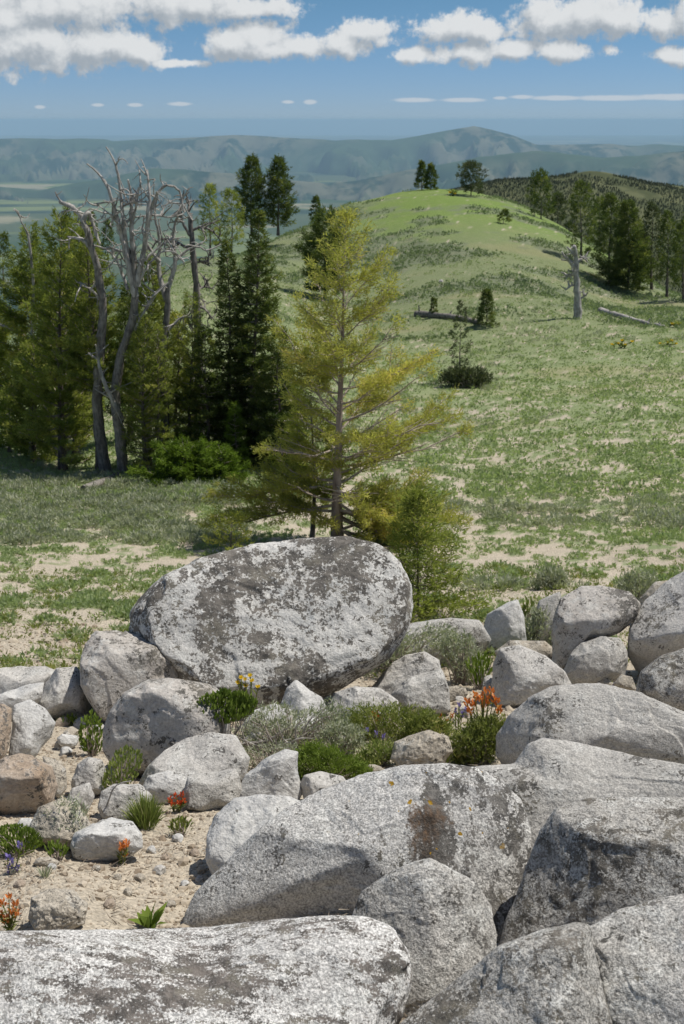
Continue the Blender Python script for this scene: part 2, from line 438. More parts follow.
M['purple'] = leaf_mat('purple_petals', (.20, .16, .48), (.34, .28, .62), None, .3, 9)

# ------------------------------------------------------------------ terrain
_cp = []
def _c(px, py, y):
    u, t = pix(px, py); _cp.append((u, math.log(y), t))
for px in (342,):
    for r, y in ((1150, 2.05), (1010, 2.5), (935, 2.85), (860, 3.5), (800, 4.3), (740, 5.5), (690, 6.9), (650, 8.2), (620, 9.6), (575, 12.6), (535, 17), (470, 24), (420, 32), (380, 40),
                 (345, 50), (320, 58), (295, 67), (270, 76), (245, 86), (220, 98), (204, 107)): _c(px, r, y)
for px in (60,):
    for r, y in ((1150, 2.05), (1010, 2.5), (935, 2.85), (800, 4.3), (690, 6.9), (640, 8.6), (575, 12.6), (520, 18), (475, 24), (430, 31), (390, 38)): _c(px, r, y)
for px in (620,):
    for r, y in ((1150, 2.05), (1010, 2.5), (935, 2.85), (800, 4.3), (690, 6.6), (620, 9.0), (575, 12.2), (535, 16), (470, 23), (420, 31), (380, 39), (345, 47), (320, 55), (300, 68)): _c(px, r, y)
for px in (-160, 860):
    for r, y in ((1150, 2.05), (1010, 2.5), (800, 4.3), (620, 9.4), (535, 16), (470, 24)): _c(px, r, y)
CREST = ((-200, 440, 30), (-100, 425, 33), (0, 398, 38), (60, 352, 44), (120, 305, 58), (165, 275, 76), (230, 256, 86), (280, 238, 96), (320, 218, 104), (360, 201, 112), (400, 192, 120), (440, 190, 124),
         (480, 196, 122), (520, 209, 115), (560, 226, 106), (600, 250, 95), (640, 276, 84), (684, 296, 74), (760, 318, 68), (860, 330, 64))
for px, r, y in CREST:
    _c(px, r, y)
    u, t = pix(px, r); z = t * y
    _cp.append((u, math.log(y * 1.2), (z - .04 * y) / (y * 1.2)))
    _cp.append((u, math.log(y * 1.6), (z - .19 * y) / (y * 1.6)))
    _cp.append((u, math.log(y * 2.6), (z - .60 * y) / (y * 2.6)))
_cp = np.array(_cp); _S = np.array((4.0, 1.0))
def _phi(r2): return np.where(r2 > 1e-12, r2 * np.log(r2 + 1e-12) * .5, 0)
_X = _cp[:, :2] * _S
_n = len(_X)
_K = _phi(((_X[:, None] - _X[None]) ** 2).sum(-1)) + np.eye(_n) * 2e-4
_Pm = np.c_[np.ones(_n), _X]
_A = np.block([[_K, _Pm], [_Pm.T, np.zeros((3, 3))]])
_w = np.linalg.solve(_A, np.r_[_cp[:, 2], 0, 0, 0])
def tps(u, v):
    X = np.stack([u, v], 1) * _S; out = np.empty(len(X))
    for i in range(0, len(X), 20000):
        x = X[i:i + 20000]
        out[i:i + 20000] = _phi(((x[:, None] - _X[None]) ** 2).sum(-1)) @ _w[:_n] + np.c_[np.ones(len(x)), x] @ _w[_n:]
    return out
def ground(x, y, bumps=True):
    x = np.atleast_1d(np.asarray(x, float)); y = np.atleast_1d(np.asarray(y, float))
    yc = np.clip(y, 1.9, 250)
    u = np.clip(x / yc, -.62, .62)
    z = tps(u, np.log(yc)) * yc
    z = np.where(y > 250, z - .35 * (y - 250), z)
    z = np.where(y < 1.9, np.minimum(z, -2.1) + .02 * (1.9 - y), z)
    if bumps:
        d = np.clip(y, 2, 200)
        q = np.stack([x, y], 1)
        z = z + fbm(q * .55, 3, 5) * .05 * sstep(y, 2, 8) + fbm(q * .12, 3, 9) * .28 * sstep(y, 10, 40) + fbm(q * 3.1, 3, 12) * .02
    return z
def gz(x, y): return float(ground(x, y)[0])
def G(px, py, y0=1.5, y1=140):
    """first point of the ground met by the line of sight through a pixel"""
    u, t = pix(px, py)
    ys = np.exp(np.linspace(math.log(y0), math.log(y1), 700))
    zz = ground(u * ys, ys)
    hit = np.nonzero(zz >= t * ys)[0]
    k = hit[0] if len(hit) else int(np.argmax(zz / ys - t))
    y = ys[k]
    return np.array((u * y, y, zz[k]))

def cover(x, y):
    """how much of the ground plants hide, 0..1"""
    q = np.stack([x, y], 1)
    n = 1.15 * fbm(q * 3.0, 4, 31, .75) + .16 * fbm(q * np.array((.25, .4)), 3, 33)
    base = np.interp(y, (7, 9, 13, 18, 26, 40, 70), (-.75, -.42, -.20, .0, .20, .50, .80))
    left = sstep(-x / np.maximum(y, 1), .02, .2) * .16 * sstep(y, 8, 11)
    return sstep(base + left + n * 1.15, -.18, .26)

us = np.r_[np.linspace(-1.6, -.42, 24)[:-1], np.linspace(-.42, .42, 430), np.linspace(.42, 1.6, 24)[1:]]
ys = np.r_[np.exp(np.linspace(math.log(1.6), math.log(150), 500)), np.exp(np.linspace(math.log(155), math.log(3300), 44))]
UU, YY = np.meshgrid(us, ys)
XX = UU * YY
gx, gy = XX.ravel(), YY.ravel()
gzv = ground(gx, gy)
def grid_faces(nr, nc):
    i = np.arange(nr - 1)[:, None] * nc + np.arange(nc - 1)[None]
    return np.stack([i, i + 1, i + nc + 1, i + nc], -1).reshape(-1, 4)
mb = MB()
# a skirt behind and beside the camera, sharing the first row
nb = 10
yb = np.linspace(-9, 1.6, nb + 1)[:-1]
Xb = np.outer(np.ones(nb), XX[0]) * (1 + np.linspace(3.5, .15, nb))[:, None]
Yb = np.outer(yb, np.ones(len(us)))
Vb = np.stack([Xb.ravel(), Yb.ravel(), ground(Xb.ravel(), Yb.ravel(), True)], 1)
V = np.r_[Vb, np.stack([gx, gy, gzv], 1)]
V[:, 2] = np.maximum(V[:, 2], -905)
F = grid_faces(len(ys) + nb, len(us))
mb.add(V, F, np.r_[np.zeros(len(Vb)), cover(gx, gy)])
# ground colours by zone (dry sand, meadow, fresh hilltop turf, sage)
def zones():
    x, y = V[:, 0], V[:, 1]
    q = np.stack([x, y], 1)
    n = fbm(q * .05, 4, 51); n2 = fbm(q * .35, 4, 52); n3 = fbm(q * np.array((.10, .22)), 4, 57, .6)
    sand = np.array((.47, .415, .33)); sand2 = np.array((.37, .315, .24))
    mead = np.array((.19, .245, .11)); dry = np.array((.27, .275, .14)); lush = np.array((.115, .205, .022)); sage = np.array((.115, .150, .09))
    c = sand[None] * np.ones((len(x), 1))
    k = sstep(n2, -.1, .5)[:, None]; c = c * (1 - .5 * k) + sand2 * .5 * k
    cv = np.r_[np.zeros(len(Vb)), cover(gx, gy)][:, None]
    g = mead[None] * np.ones((len(x), 1))
    k = sstep(n3, .12, .42)[:, None] * sstep(y, 14, 40)[:, None] * .7; g = g * (1 - k) + dry * k
    g = g * (1 - .22 * sstep(y, 40, 62))[:, None]
    hill = sstep(y, 72, 96)[:, None] * sstep(x / np.maximum(y, 1), -.05, .06)[:, None]
    g = g * (1 - .85 * hill) + lush * .85 * hill
    sg = (sstep(fbm(q * np.array((.12, .2)), 4, 61, .6), .03, .16) * sstep(y, 50, 66) * (1 - .65 * sstep(y, 96, 110)))[:, None]
    g = g * (1 - .85 * sg) + sage * .85 * sg
    return c * (1 - cv * .88) + g * cv * .88
me = mb.mesh('ground', M['deadwood'], True)
ca = me.color_attributes.new('zone', 'FLOAT_COLOR', 'POINT')
ca.data.foreach_set('color', np.c_[zones(), np.ones(len(V))].astype(np.float32).ravel())
m, N = new_mat('sandy_meadow_ground')
a = N.n('ShaderNodeAttribute', attribute_name='zone').outputs['Color']
p = N.n('ShaderNodeTexCoord').outputs['Object']
fine = N.noise(p, 38, 5, .7); mid = N.noise(p, 4.2, 5, .65)
vor = N.n('ShaderNodeTexVoronoi', feature='F1', ins={'Vector': p, 'Scale': 32.0})
vor2 = N.n('ShaderNodeTexVoronoi', feature='F1', ins={'Vector': p, 'Scale': 90.0})
val = N.m('ADD', .62, N.m('ADD', N.m('MULTIPLY', fine, .42), N.m('MULTIPLY', mid, .42)))
grit = N.m('MULTIPLY', N.m('SUBTRACT', N.n('ShaderNodeSeparateColor', ins={0: vor2.outputs['Color']}).outputs[0], .5), .45)
val = N.m('ADD', val, grit)
cc = N.mix(1.0, a, N.n('ShaderNodeCombineXYZ', ins={0: val, 1: val, 2: val}).outputs[0], 'MULTIPLY')
cc = N.mix(N.step(N.noise(p, 1.3, 4, .6), .55, .75, 0, .35), cc, (.38, .31, .23))
h = N.m('ADD', N.m('MULTIPLY', vor.outputs['Distance'], -.8), N.m('ADD', N.m('MULTIPLY', vor2.outputs['Distance'], -.35), fine))
finish(N, cc, .97, h, .8, .02, .05)
me.materials[0] = m
gobj = bpy.data.objects.new('ground', me); C.objects.link(gobj); gobj['kind'] = 'structure'

# ---- the far country: valley floor, plateau and mountains
VAL = -900.0
def fan(name, u0, u1, nu, y0, y1, ny, zf, mat, kind='structure'):
    u = np.linspace(u0, u1, nu); y = np.exp(np.linspace(math.log(y0), math.log(y1), ny))
    U, Y = np.meshgrid(u, y); x = (U * Y).ravel(); yv = Y.ravel()
    mb = MB(); mb.add(np.stack([x, yv, zf(U.ravel(), x, yv)], 1), grid_faces(ny, nu), 0.5)
    o = mb.obj(name, mat, smooth=True, loc=(0, 0, 0)); o['kind'] = kind
    return o

m, N = new_mat('valley_floor')
p = N.n('ShaderNodeTexCoord').outputs['Object']
mp = N.n('ShaderNodeMapping', ins={0: p}); mp.inputs['Scale'].default_value = (.00022, .00022, .00022)
vf = N.n('ShaderNodeTexVoronoi', feature='F1', distance='CHEBYCHEV', ins={'Vector': mp, 'Scale': 3.2})
r = N.n('ShaderNodeSeparateColor', ins={0: vf.outputs['Color']})
fieldc = N.mix(N.step(r.outputs[0], .35, .40), (.045, .075, .028), (.16, .19, .07))
fieldc = N.mix(N.step(r.outputs[1], .62, .66), fieldc, (.26, .24, .15))
nn = N.noise(mp, 1.6, 6, .6)
col = N.mix(N.step(nn, .46, .54), fieldc, (.075, .095, .045))
mp2 = N.n('ShaderNodeMapping', ins={0: p}); mp2.inputs['Scale'].default_value = (.00010, .00032, 1)
n2 = N.noise(mp2, 1.7, 4, .55)
col = N.mix(N.step(n2, .53, .60), col, (.03, .05, .028))
finish(N, col, 1, spec=0)
M['valley'] = m
fan('valley_plain', -1.5, 1.5, 40, 3300, 75000, 60, lambda U, x, y: VAL + 0 * x, M['valley'])
# foreground end of the ground sheet meets the plain at -905

m, N = new_mat('mountain_slopes')
p = N.n('ShaderNodeTexCoord').outputs['Object']
mp = N.n('ShaderNodeMapping', ins={0: p}); mp.inputs['Scale'].default_value = (.001, .001, .001)
n1 = N.noise(mp, 1.9, 9, .68); n2 = N.noise(mp, .35, 3, .5)
col = N.mix(N.step(n1, .44, .56), (.018, .040, .022), (.135, .135, .09))
col = N.mix(N.step(n2, .45, .6), col, (.05, .08, .04))
finish(N, col, 1, spec=0)
M['mountain'] = m

def rz(r, y): return pix(342, r)[1] * y
def ridge_fn(prof, yr, wf, wb, amp, seed, foot=None, sx_=.0005):
    px = np.array([a for a, b in prof], float); rr = [rz(b, yr) for a, b in prof]
    pu = np.array([pix(a, 130)[0] for a in px])
    def f(U, x, y):
        top = np.interp(U, pu, rr) + 28 * fbm(np.stack([U * 26, U * 0], 1), 3, seed)
        q = np.stack([x * sx_ * 1.5 + 1.2 * fbm(np.stack([x, y], 1) * .00025, 2, seed + 5), y * sx_ * .6], 1)
        rid = 1 - np.abs(fbm(q * 1.35, 6, seed + 1, .6)) * 3.2
        d = (y - yr)
        s = np.where(d < 0, 1 + d / wf, 1 - d / wb)
        s = np.clip(s, 0, 1)
        prof_ = s ** 1.25
        z = VAL - 90 + (top - VAL + 90) * prof_
        carve = amp * (1 - rid) * np.sin(np.clip(s, 0, 1) * math.pi) ** .8
        return z - carve
    return f
far = ((-900, 146), (-300, 141), (0, 139), (60, 138), (105, 138), (112, 140), (180, 138), (232, 135), (310, 138), (335, 141), (360, 140), (392, 140), (420, 136), (447, 131), (474, 126), (492, 130), (512, 135), (538, 145), (580, 145), (612, 144), (640, 146), (660, 145), (720, 147), (1200, 140))
fan('mountain_range', -1.3, 1.3, 700, 15000, 30000, 160, ridge_fn(far, 22500, 7200, 7000, 640, 71), M['mountain'])
low = ((-900, 180), (-100, 176), (0, 186), (40, 190), (90, 180), (150, 168), (200, 170), (280, 178), (330, 182), (380, 176), (430, 165), (480, 155), (540, 150), (600, 158), (650, 156), (700, 150), (1200, 165))
fan('foothills', -1.3, 1.3, 600, 10500, 17500, 110, ridge_fn(low, 14500, 3600, 2800, 380, 91, sx_=.0008), M['mountain'])
low2 = ((-900, 230), (-60, 214), (0, 176), (30, 178), (70, 186), (110, 224), (180, 240), (1200, 240))

# dark wooded hill behind the grassy one
hp = ((380, 215), (470, 188), (500, 182), (540, 179), (590, 176), (630, 181), (660, 187), (700, 193), (820, 212), (900, 240))
hu = np.array([pix(a, 180)[0] for a, b in hp]); hz = np.array([rz(b, 650) for a, b in hp])
def hillz(U, x, y):
    top = np.interp(U, hu, hz)
    s = np.clip(1 - np.abs(y - 650) / np.where(y < 650, 330, 420), 0, 1)
    s = np.sin(s * math.pi / 2) ** 1.1
    return top * s + (-150) * (1 - s) + 3 * fbm(np.stack([x, y], 1) * .02, 3, 81)
m, N = new_mat('wooded_hill_soil')
p = N.n('ShaderNodeTexCoord').outputs['Object']
finish(N, N.mix(N.step(N.noise(p, .05, 5, .7), .45, .6), (.07, .082, .045), (.11, .12, .065)), 1, spec=0)
fan('wooded_hill', hu[0] - .02, hu[-1], 90, 330, 1060, 70, hillz, m)
rng = np.random.default_rng(3)
n_ = 34000
U_ = rng.uniform(hu[0], .42, n_); Y_ = 345 + 330 * rng.uniform(0, 1, n_) ** .8
dens = fbm(np.stack([U_ * Y_, Y_], 1) * .02, 3, 77)
k = dens > -.4
U_, Y_ = U_[k], Y_[k]; X_ = U_ * Y_; Z_ = hillz(U_, X_, Y_)
hh = rng.uniform(.5, 1.7, len(X_)); ww = hh * rng.uniform(.2, .34, len(X_))
ang = rng.uniform(0, 6.28, len(X_))
P0 = np.stack([X_, Y_, Z_], 1)
ring = [P0 + np.stack([np.cos(ang + a) * ww, np.sin(ang + a) * ww, hh * .1], 1) for a in (0, 2.09, 4.19)]
Vt = np.stack(ring + [P0 + np.stack([0 * hh, 0 * hh, hh], 1)], 1).reshape(-1, 3)
Ft = (np.array([[0, 1, 3], [1, 2, 3], [2, 0, 3]])[None] + (np.arange(len(X_)) * 4)[:, None, None]).reshape(-1, 3)
mb = MB(); mb.add(Vt, Ft, np.repeat(rng.uniform(0, 1, len(X_)), 4))
mb.obj('distant_forest', M['n_forest'], loc=(0, 0, 0), kind='stuff')

# ------------------------------------------------------------------ rocks
def ico(sub):
    t = (1 + 5 ** .5) / 2
    V = [(-1, t, 0), (1, t, 0), (-1, -t, 0), (1, -t, 0), (0, -1, t), (0, 1, t), (0, -1, -t), (0, 1, -t), (t, 0, -1), (t, 0, 1), (-t, 0, -1), (-t, 0, 1)]
    F = [(0, 11, 5), (0, 5, 1), (0, 1, 7), (0, 7, 10), (0, 10, 11), (1, 5, 9), (5, 11, 4), (11, 10, 2), (10, 7, 6), (7, 1, 8), (3, 9, 4), (3, 4, 2), (3, 2, 6), (3, 6, 8), (3, 8, 9), (4, 9, 5), (2, 4, 11), (6, 2, 10), (8, 6, 7), (9, 8, 1)]
    V = np.array(V, float); V /= np.linalg.norm(V, axis=1)[:, None]; F = np.array(F)
    for _ in range(sub):
        E = np.sort(np.concatenate([F[:, [0, 1]], F[:, [1, 2]], F[:, [2, 0]]]), axis=1)
        U, inv = np.unique(E, axis=0, return_inverse=True); inv = inv.ravel()
        mid = V[U].mean(1); mid /= np.linalg.norm(mid, axis=1)[:, None]
        n = len(V); m = len(F); a, b, c = inv[:m] + n, inv[m:2 * m] + n, inv[2 * m:] + n
        F = np.concatenate([np.stack([F[:, 0], a, c], 1), np.stack([F[:, 1], b, a], 1), np.stack([F[:, 2], c, b], 1), np.stack([a, b, c], 1)])
        V = np.r_[V, mid]
    return V, F
ICO = {k: ico(k) for k in (1, 2, 3, 4, 5, 6)}
AXC, AXS = math.cos(PITCH), math.sin(PITCH)
def ray(px, py):
    u, t = pix(px, py)
    d = np.stack([np.asarray(u) * np.ones_like(t), np.ones_like(np.asarray(t)), np.asarray(t)], -1)
    return d

def rock(label, out, mat, seed, D=.75, sub=5, facets=5, amp=.05, q=.82, sink=.10, cuts=(), fine=1.0, dist=None, name='boulder', cat='rock', group=None, soft=.85):
    """a boulder whose outline seen from the camera is `out`; it gets real thickness, facets and erosion relief and stands on the ground"""
    rng = np.random.default_rng(seed)
    out = np.asarray(out, float)
    cen = np.array(((out[:, 0].min() + out[:, 0].max()) / 2 * .5 + out[:, 0].mean() * .5, (out[:, 1].min() + out[:, 1].max()) / 2 * .5 + out[:, 1].mean() * .5))
    # radius of the outline in every direction
    A = np.linspace(-math.pi, math.pi, 721)[:-1]; dx, dy = np.cos(A), np.sin(A)
    p = out - cen; pn = np.roll(p, -1, 0); e = pn - p
    den = dx[:, None] * e[None, :, 1] - dy[:, None] * e[None, :, 0]
    den = np.where(np.abs(den) < 1e-9, 1e-9, den)
    s = (p[None, :, 0] * e[None, :, 1] - p[None, :, 1] * e[None, :, 0]) / den
    w = (p[None, :, 0] * dy[:, None] - p[None, :, 1] * dx[:, None]) / den
    ok = (s > 0) & (w >= -1e-6) & (w <= 1 + 1e-6)
    rad = np.where(ok, s, 0).max(1); rad = np.where(rad <= 0, np.median(rad), rad)
    kk = 9
    ker = np.hanning(kk + 2)[1:-1]; ker /= ker.sum()
    rad = np.convolve(np.r_[rad[-kk:], rad, rad[:kk]], ker, 'same')[kk:-kk]
    # where it stands
    bx, by = out[out[:, 1].argmax()]
    g = G(min(max(bx, -100), 780), by) if dist is None else at(bx, by, dist)
    axis = ray(*cen); axis = axis / np.linalg.norm(axis)
    rpx = rad.mean()
    dd = g @ axis
    Rm = rpx * dd / FPX; Dm = D * Rm
    dd += Dm * (.45 - sink)
    V, F = ICO[sub]
    V = V @ np.linalg.qr(rng.normal(size=(3, 3)))[0]
    a, b, c = V[:, 0], V[:, 1], V[:, 2]
    rho = np.sqrt(a * a + b * b); th = np.arctan2(b, a)
    rho2 = rho ** q
    cc = np.sign(c) * (1 - np.clip(rho2, 0, 1) ** 2.6) ** (1 / 2.2)
    Q = np.stack([rho2 * np.cos(th), rho2 * np.sin(th), cc], 1)          # x right, y DOWN (image), z towards the camera
    # flat faces broken off the bulge
    fl = list(cuts)
    for _ in range(facets):
        n = rng.normal(size=3); n[2] = abs(n[2]) * 1.1 + .25; n /= np.linalg.norm(n)
        fl.append((n, rng.uniform(.66, .86)))
    for n, h in fl:
        n = np.asarray(n, float); n = n / np.linalg.norm(n)
        s_ = Q @ n - h
        k = np.clip(s_, 0, None); k = k * k / (k + .04)
        # slide inwards, mostly in depth, so the outline keeps its shape
        dirv = n * np.array((.35, .35, 1.0)); dirv = dirv / (dirv @ n)
        Q = Q - (k * soft)[:, None] * dirv[None]
    # erosion relief
    fr = fbm(Q * 1.3 + seed, 3, seed) ; mid = fbm(Q * 3.6 + seed * 2.1, 4, seed + 3, .55)
    rg = 1 - np.abs(fbm(Q * 2.2 + seed * .7, 3, seed + 8)) * 4
    amp = amp * 1.35
    nl = rng.normal(size=3); nl /= np.linalg.norm(nl)
    xs = Q @ nl * 1.7 + .9 * fbm(Q * 1.6 + 5 + seed, 3, seed + 30); sw = xs - np.floor(xs)
    ledge = .035 * np.where(sw > .9, (1 - sw) / .1, sw / .9) ** 1.5
    disp = amp * (1.1 * fr + .7 * mid) - amp * .45 * np.clip(rg - .55, 0, 1)
    edge = np.abs(Q[:, 2])
    disp = disp + (ledge - .015 + .35 * amp * fbm(Q * 7.5 + seed, 3, seed + 40, .6)) * fine
    rim = np.clip(edge * 2.2, .28, 1)
    Q = Q * (1 + disp * rim)[:, None]
    Q = Q * (1 + .010 * fine * fbm(Q * 14, 3, seed + 21))[:, None]
    th = np.arctan2(Q[:, 1], Q[:, 0]); rh = np.hypot(Q[:, 0], Q[:, 1])
    r = np.interp(th, np.r_[A, math.pi], np.r_[rad, rad[0]])
    P2 = cen + np.stack([np.cos(th), np.sin(th)], 1) * (r * rh)[:, None]
    d = ray(P2[:, 0], P2[:, 1]); d = d / (d @ axis)[:, None]
    P = d * dd - axis[None] * (Q[:, 2] * Dm)[:, None]
    mb = MB(); mb.add(P, F[:, ::-1] if np.linalg.det(np.c_[axis, ray(cen[0] + 9, cen[1]) - ray(*cen), ray(cen[0], cen[1] + 9) - ray(*cen)]) > 0 else F, .5)
    loc = (P[:, 0].mean(), P[:, 1].mean(), P[:, 2].min())
    o = mb.obj(name, M[mat], loc=loc, smooth=True, label=label, category=cat)
    if group: o['group'] = group
    return o

TOP = ((0.1, -.85, .45), .55)          # a flattened upper side
FR = ((.05, -.42, 1), .50)             # a broad face turned to the camera
LEFTF = ((-.75, .1, .55), .55)
RIGHTF = ((.75, .1, .55), .55)
rock('largest boulder, a long rounded grey block crusted with brown lichen below the yellowish pine', [(131, 632), (131, 612), (140, 597), (165, 575), (200, 559), (250, 545), (300, 538), (345, 537), (375, 545), (398, 562), (409, 585), (411, 610), (405, 634), (388, 658), (350, 684), (315, 702), (290, 712), (250, 716), (200, 712), (162, 694), (138, 662)], 'boulder', 11, D=.85, sub=6, facets=3, amp=.035, q=.7, cuts=[FR])
rock('lichen spotted wedge of granite between the largest boulder and the squat one', [(132, 632), (150, 628), (172, 640), (186, 662), (188, 690), (178, 704), (160, 700), (140, 680)], 'boulder', 12, D=.8, sub=4, facets=3)
rock('squat grey boulder with a black lichen cap at the left end of the largest boulder', [(80, 665), (84, 642), (93, 627), (118, 626), (140, 632), (158, 645), (177, 664), (185, 684), (180, 704), (150, 722), (120, 727), (103, 721), (88, 700), (81, 685)], 'spot', 13, D=.85, facets=2, cuts=[((-.3, -.8, .4), .6), ((.05, .2, 1), .55)], amp=.03)
rock('smooth egg-shaped pale boulder below the squat one, dark streaks down its shoulder', [(102, 750), (102, 730), (110, 710), (125, 692), (145, 680), (170, 678), (200, 682), (230, 690), (248, 702), (244, 735), (215, 765), (180, 780), (140, 778), (113, 769)], 'spot', 14, D=.85, facets=2, cuts=[((-.45, .3, .8), .6)], amp=.025, q=.75)
rock('long low whitish rock at the left edge under the sandy meadow', [(-30, 672), (0, 668), (20, 664), (45, 666), (60, 672), (60, 690), (50, 712), (20, 716), (-25, 712)], 'plain', 15, D=.8, sub=4, cuts=[TOP])
rock('cracked flat slab lying in front of the long low whitish rock', [(-12, 700), (5, 692), (25, 684), (44, 682), (42, 697), (30, 716), (5, 722), (-10, 716)], 'blue', 16, D=.7, sub=4, cuts=[TOP])
rock('greyish white block with a hollow, right of the long low rock', [(39, 704), (44, 684), (56, 668), (76, 666), (88, 678), (94, 700), (88, 720), (60, 722), (42, 716)], 'plain', 17, D=.8, sub=4, facets=6)
rock('angular pale rock with a yellowish peak and a cross crack near the left edge', [(8, 760), (12, 728), (14, 705), (30, 699), (45, 708), (57, 722), (52, 737), (42, 748), (30, 764), (14, 766)], 'blue', 18, D=.8, sub=4, facets=7, q=.9, cuts=[((0, -.5, .8), .5), ((.7, .2, .6), .5)])
rock('tall pale rock cut off by the left edge beside the angular one', [(-30, 708), (3, 703), (12, 708), (11, 738), (4, 764), (-30, 766)], 'brown', 19, D=.8, sub=4)
rock('brown undercut rock at the left edge with a grey speckled top', [(-18, 768), (3, 758), (20, 753), (38, 756), (53, 765), (60, 786), (54, 800), (40, 812), (10, 820), (-18, 815)], 'brown', 20, D=.85, sub=5, cuts=[((0, .6, .6), .45)])
rock('thin slanting slab leaning on the right of the brown undercut rock', [(42, 756), (56, 757), (66, 768), (67, 788), (58, 800), (50, 790)], 'dirty', 21, D=.8, sub=3)
rock('small cube-shaped grey rock below the squat boulder', [(70, 785), (76, 764), (88, 757), (102, 759), (109, 775), (106, 796), (85, 800), (71, 797)], 'plain', 22, D=.9, sub=4, q=.6, cuts=[((-.3, .1, 1), .6), ((.8, 0, .5), .6)])
rock('low wedge of grey rock just below the cube-shaped rock', [(64, 804), (72, 788), (90, 782), (96, 796), (88, 812), (70, 814)], 'plain', 23, D=.8, sub=3)
rock('crumbly dirt-grey rock above the green herbs at left', [(28, 828), (38, 807), (62, 798), (80, 806), (92, 825), (86, 846), (56, 852), (34, 843)], 'dirty', 24, D=.7, sub=4, amp=.10, facets=6)
rock('tiny white stone among green herbs at the left', [(15, 827), (21, 818), (31, 818), (38, 826), (32, 834), (19, 834)], 'blue', 25, D=.9, sub=3, name='stone')
rock('roundish white rock with an undercut shadow alone on the dirt slope', [(70, 846), (74, 832), (90, 820), (112, 815), (132, 821), (142, 834), (143, 848), (130, 857), (108, 862), (86, 864), (73, 858)], 'blue', 26, D=.95, sub=5, q=.65, facets=3, cuts=[((0, .55, .7), .55), TOP], amp=.03)
rock('grey rock half hidden behind the bright grass tuft', [(97, 808), (101, 792), (114, 784), (140, 783), (152, 795), (150, 815), (125, 824), (103, 820)], 'plain', 27, D=.8, sub=4)
rock('broad smooth pale rock under the bare twigs left of centre', [(138, 785), (148, 766), (165, 750), (185, 738), (210, 732), (236, 735), (250, 758), (245, 782), (210, 795), (155, 798)], 'plain', 28, D=.8, sub=5, facets=3, cuts=[((-.2, -.6, .7), .5)], amp=.03)
rock('small whitish dome above the orange flowers and left of the grey block', [(138, 792), (148, 776), (168, 770), (186, 774), (194, 786), (190, 804), (155, 806)], 'blue', 29, D=.8, sub=4, facets=3)
rock('square dark grey block right of the small whitish dome', [(183, 794), (188, 776), (210, 768), (236, 768), (243, 790), (236, 805), (206, 812), (187, 810)], 'slab', 30, D=.85, sub=4, q=.55, facets=2, cuts=[((0, .15, 1), .6), ((0, -.9, .4), .5)])
rock('triangular white rock with a grey hollow below the bare twigs', [(236, 795), (245, 775), (262, 760), (285, 749), (298, 752), (297, 770), (303, 792), (295, 808), (240, 810)], 'blue', 31, D=.8, sub=5, facets=5, cuts=[((-.4, .2, .9), .5)])
rock('creamy rounded rock behind the left shoulder of the rust-patched boulder', [(206, 860), (207, 836), (214, 815), (235, 798), (260, 794), (290, 796), (315, 806), (320, 845), (260, 880), (213, 876)], 'blue', 32, D=.8, sub=5, facets=3, cuts=[((-.3, -.5, .8), .5)])
rock('small smooth rock tucked under the front of a green cushion plant', [(299, 786), (304, 775), (320, 771), (343, 776), (352, 790), (330, 806), (304, 800)], 'plain', 33, D=.8, sub=4, facets=2)
rock('great central boulder sloping down to the left with a rusty brown patch on its crest', [(181, 932), (182, 914), (195, 893), (215, 873), (245, 843), (285, 809), (320, 789), (360, 775), (400, 766), (440, 763), (475, 766), (500, 778), (520, 803), (531, 830), (531, 865), (522, 895), (510, 940), (470, 955), (350, 945), (280, 938), (225, 938)], 'centre', 34, D=.62, sub=6, facets=0, amp=.045, q=.75, cuts=[((-.40, .45, .8), .40), ((.55, -.1, .85), .58), ((-.25, -.65, .75), .56)])
rock('pointed speckled rock wedged below the great central boulder', [(352, 915), (362, 890), (385, 875), (415, 862), (430, 859), (450, 868), (475, 882), (490, 905), (497, 935), (494, 975), (465, 1010), (420, 1030), (380, 1015), (360, 965)], 'near', 35, D=.62, sub=6, facets=2, amp=.05, cuts=[((-.45, .1, .9), .46), ((.6, 0, .8), .55)])
rock('broad foreground slab with brown streaked lichen filling the lower left corner', [(-80, 940), (0, 932), (60, 930), (120, 929), (200, 925), (270, 920), (330, 916), (365, 917), (390, 927), (405, 950), (411, 975), (405, 1000), (390, 1035), (350, 1090), (150, 1130), (-80, 1120)], 'front', 36, D=.75, sub=6, facets=0, amp=.035, q=.6, dist=2.02, cuts=[((0, -.6, .8), .42)])
rock('massive dark speckled boulder at the right edge below the smooth slab', [(496, 955), (505, 920), (525, 870), (540, 830), (556, 808), (590, 797), (640, 795), (730, 795), (780, 900), (750, 975), (650, 985), (560, 975)], 'right', 37, D=.65, sub=6, facets=2, amp=.045, q=.75, cuts=[((-.5, .1, .85), .5), ((0, .1, 1), .55)])
rock('foreground granite hump at the bottom edge with a crack on its right', [(385, 1070), (398, 1024), (430, 1000), (470, 970), (500, 945), (540, 930), (575, 922), (590, 925), (593, 950), (602, 990), (618, 1040), (610, 1090), (500, 1120), (410, 1110)], 'right', 38, D=.65, sub=6, facets=1, amp=.045, dist=2.0, cuts=[((-.5, -.2, .85), .55)])
rock('cracked-off foreground block in the lower right corner', [(584, 950), (588, 928), (620, 908), (684, 893), (760, 890), (790, 1000), (760, 1120), (650, 1120), (612, 1045), (595, 985)], 'near', 39, D=.6, sub=6, facets=1, amp=.04, q=.65, dist=2.0, cuts=[((0, -.6, .8), .5), ((0, .2, 1), .6)])
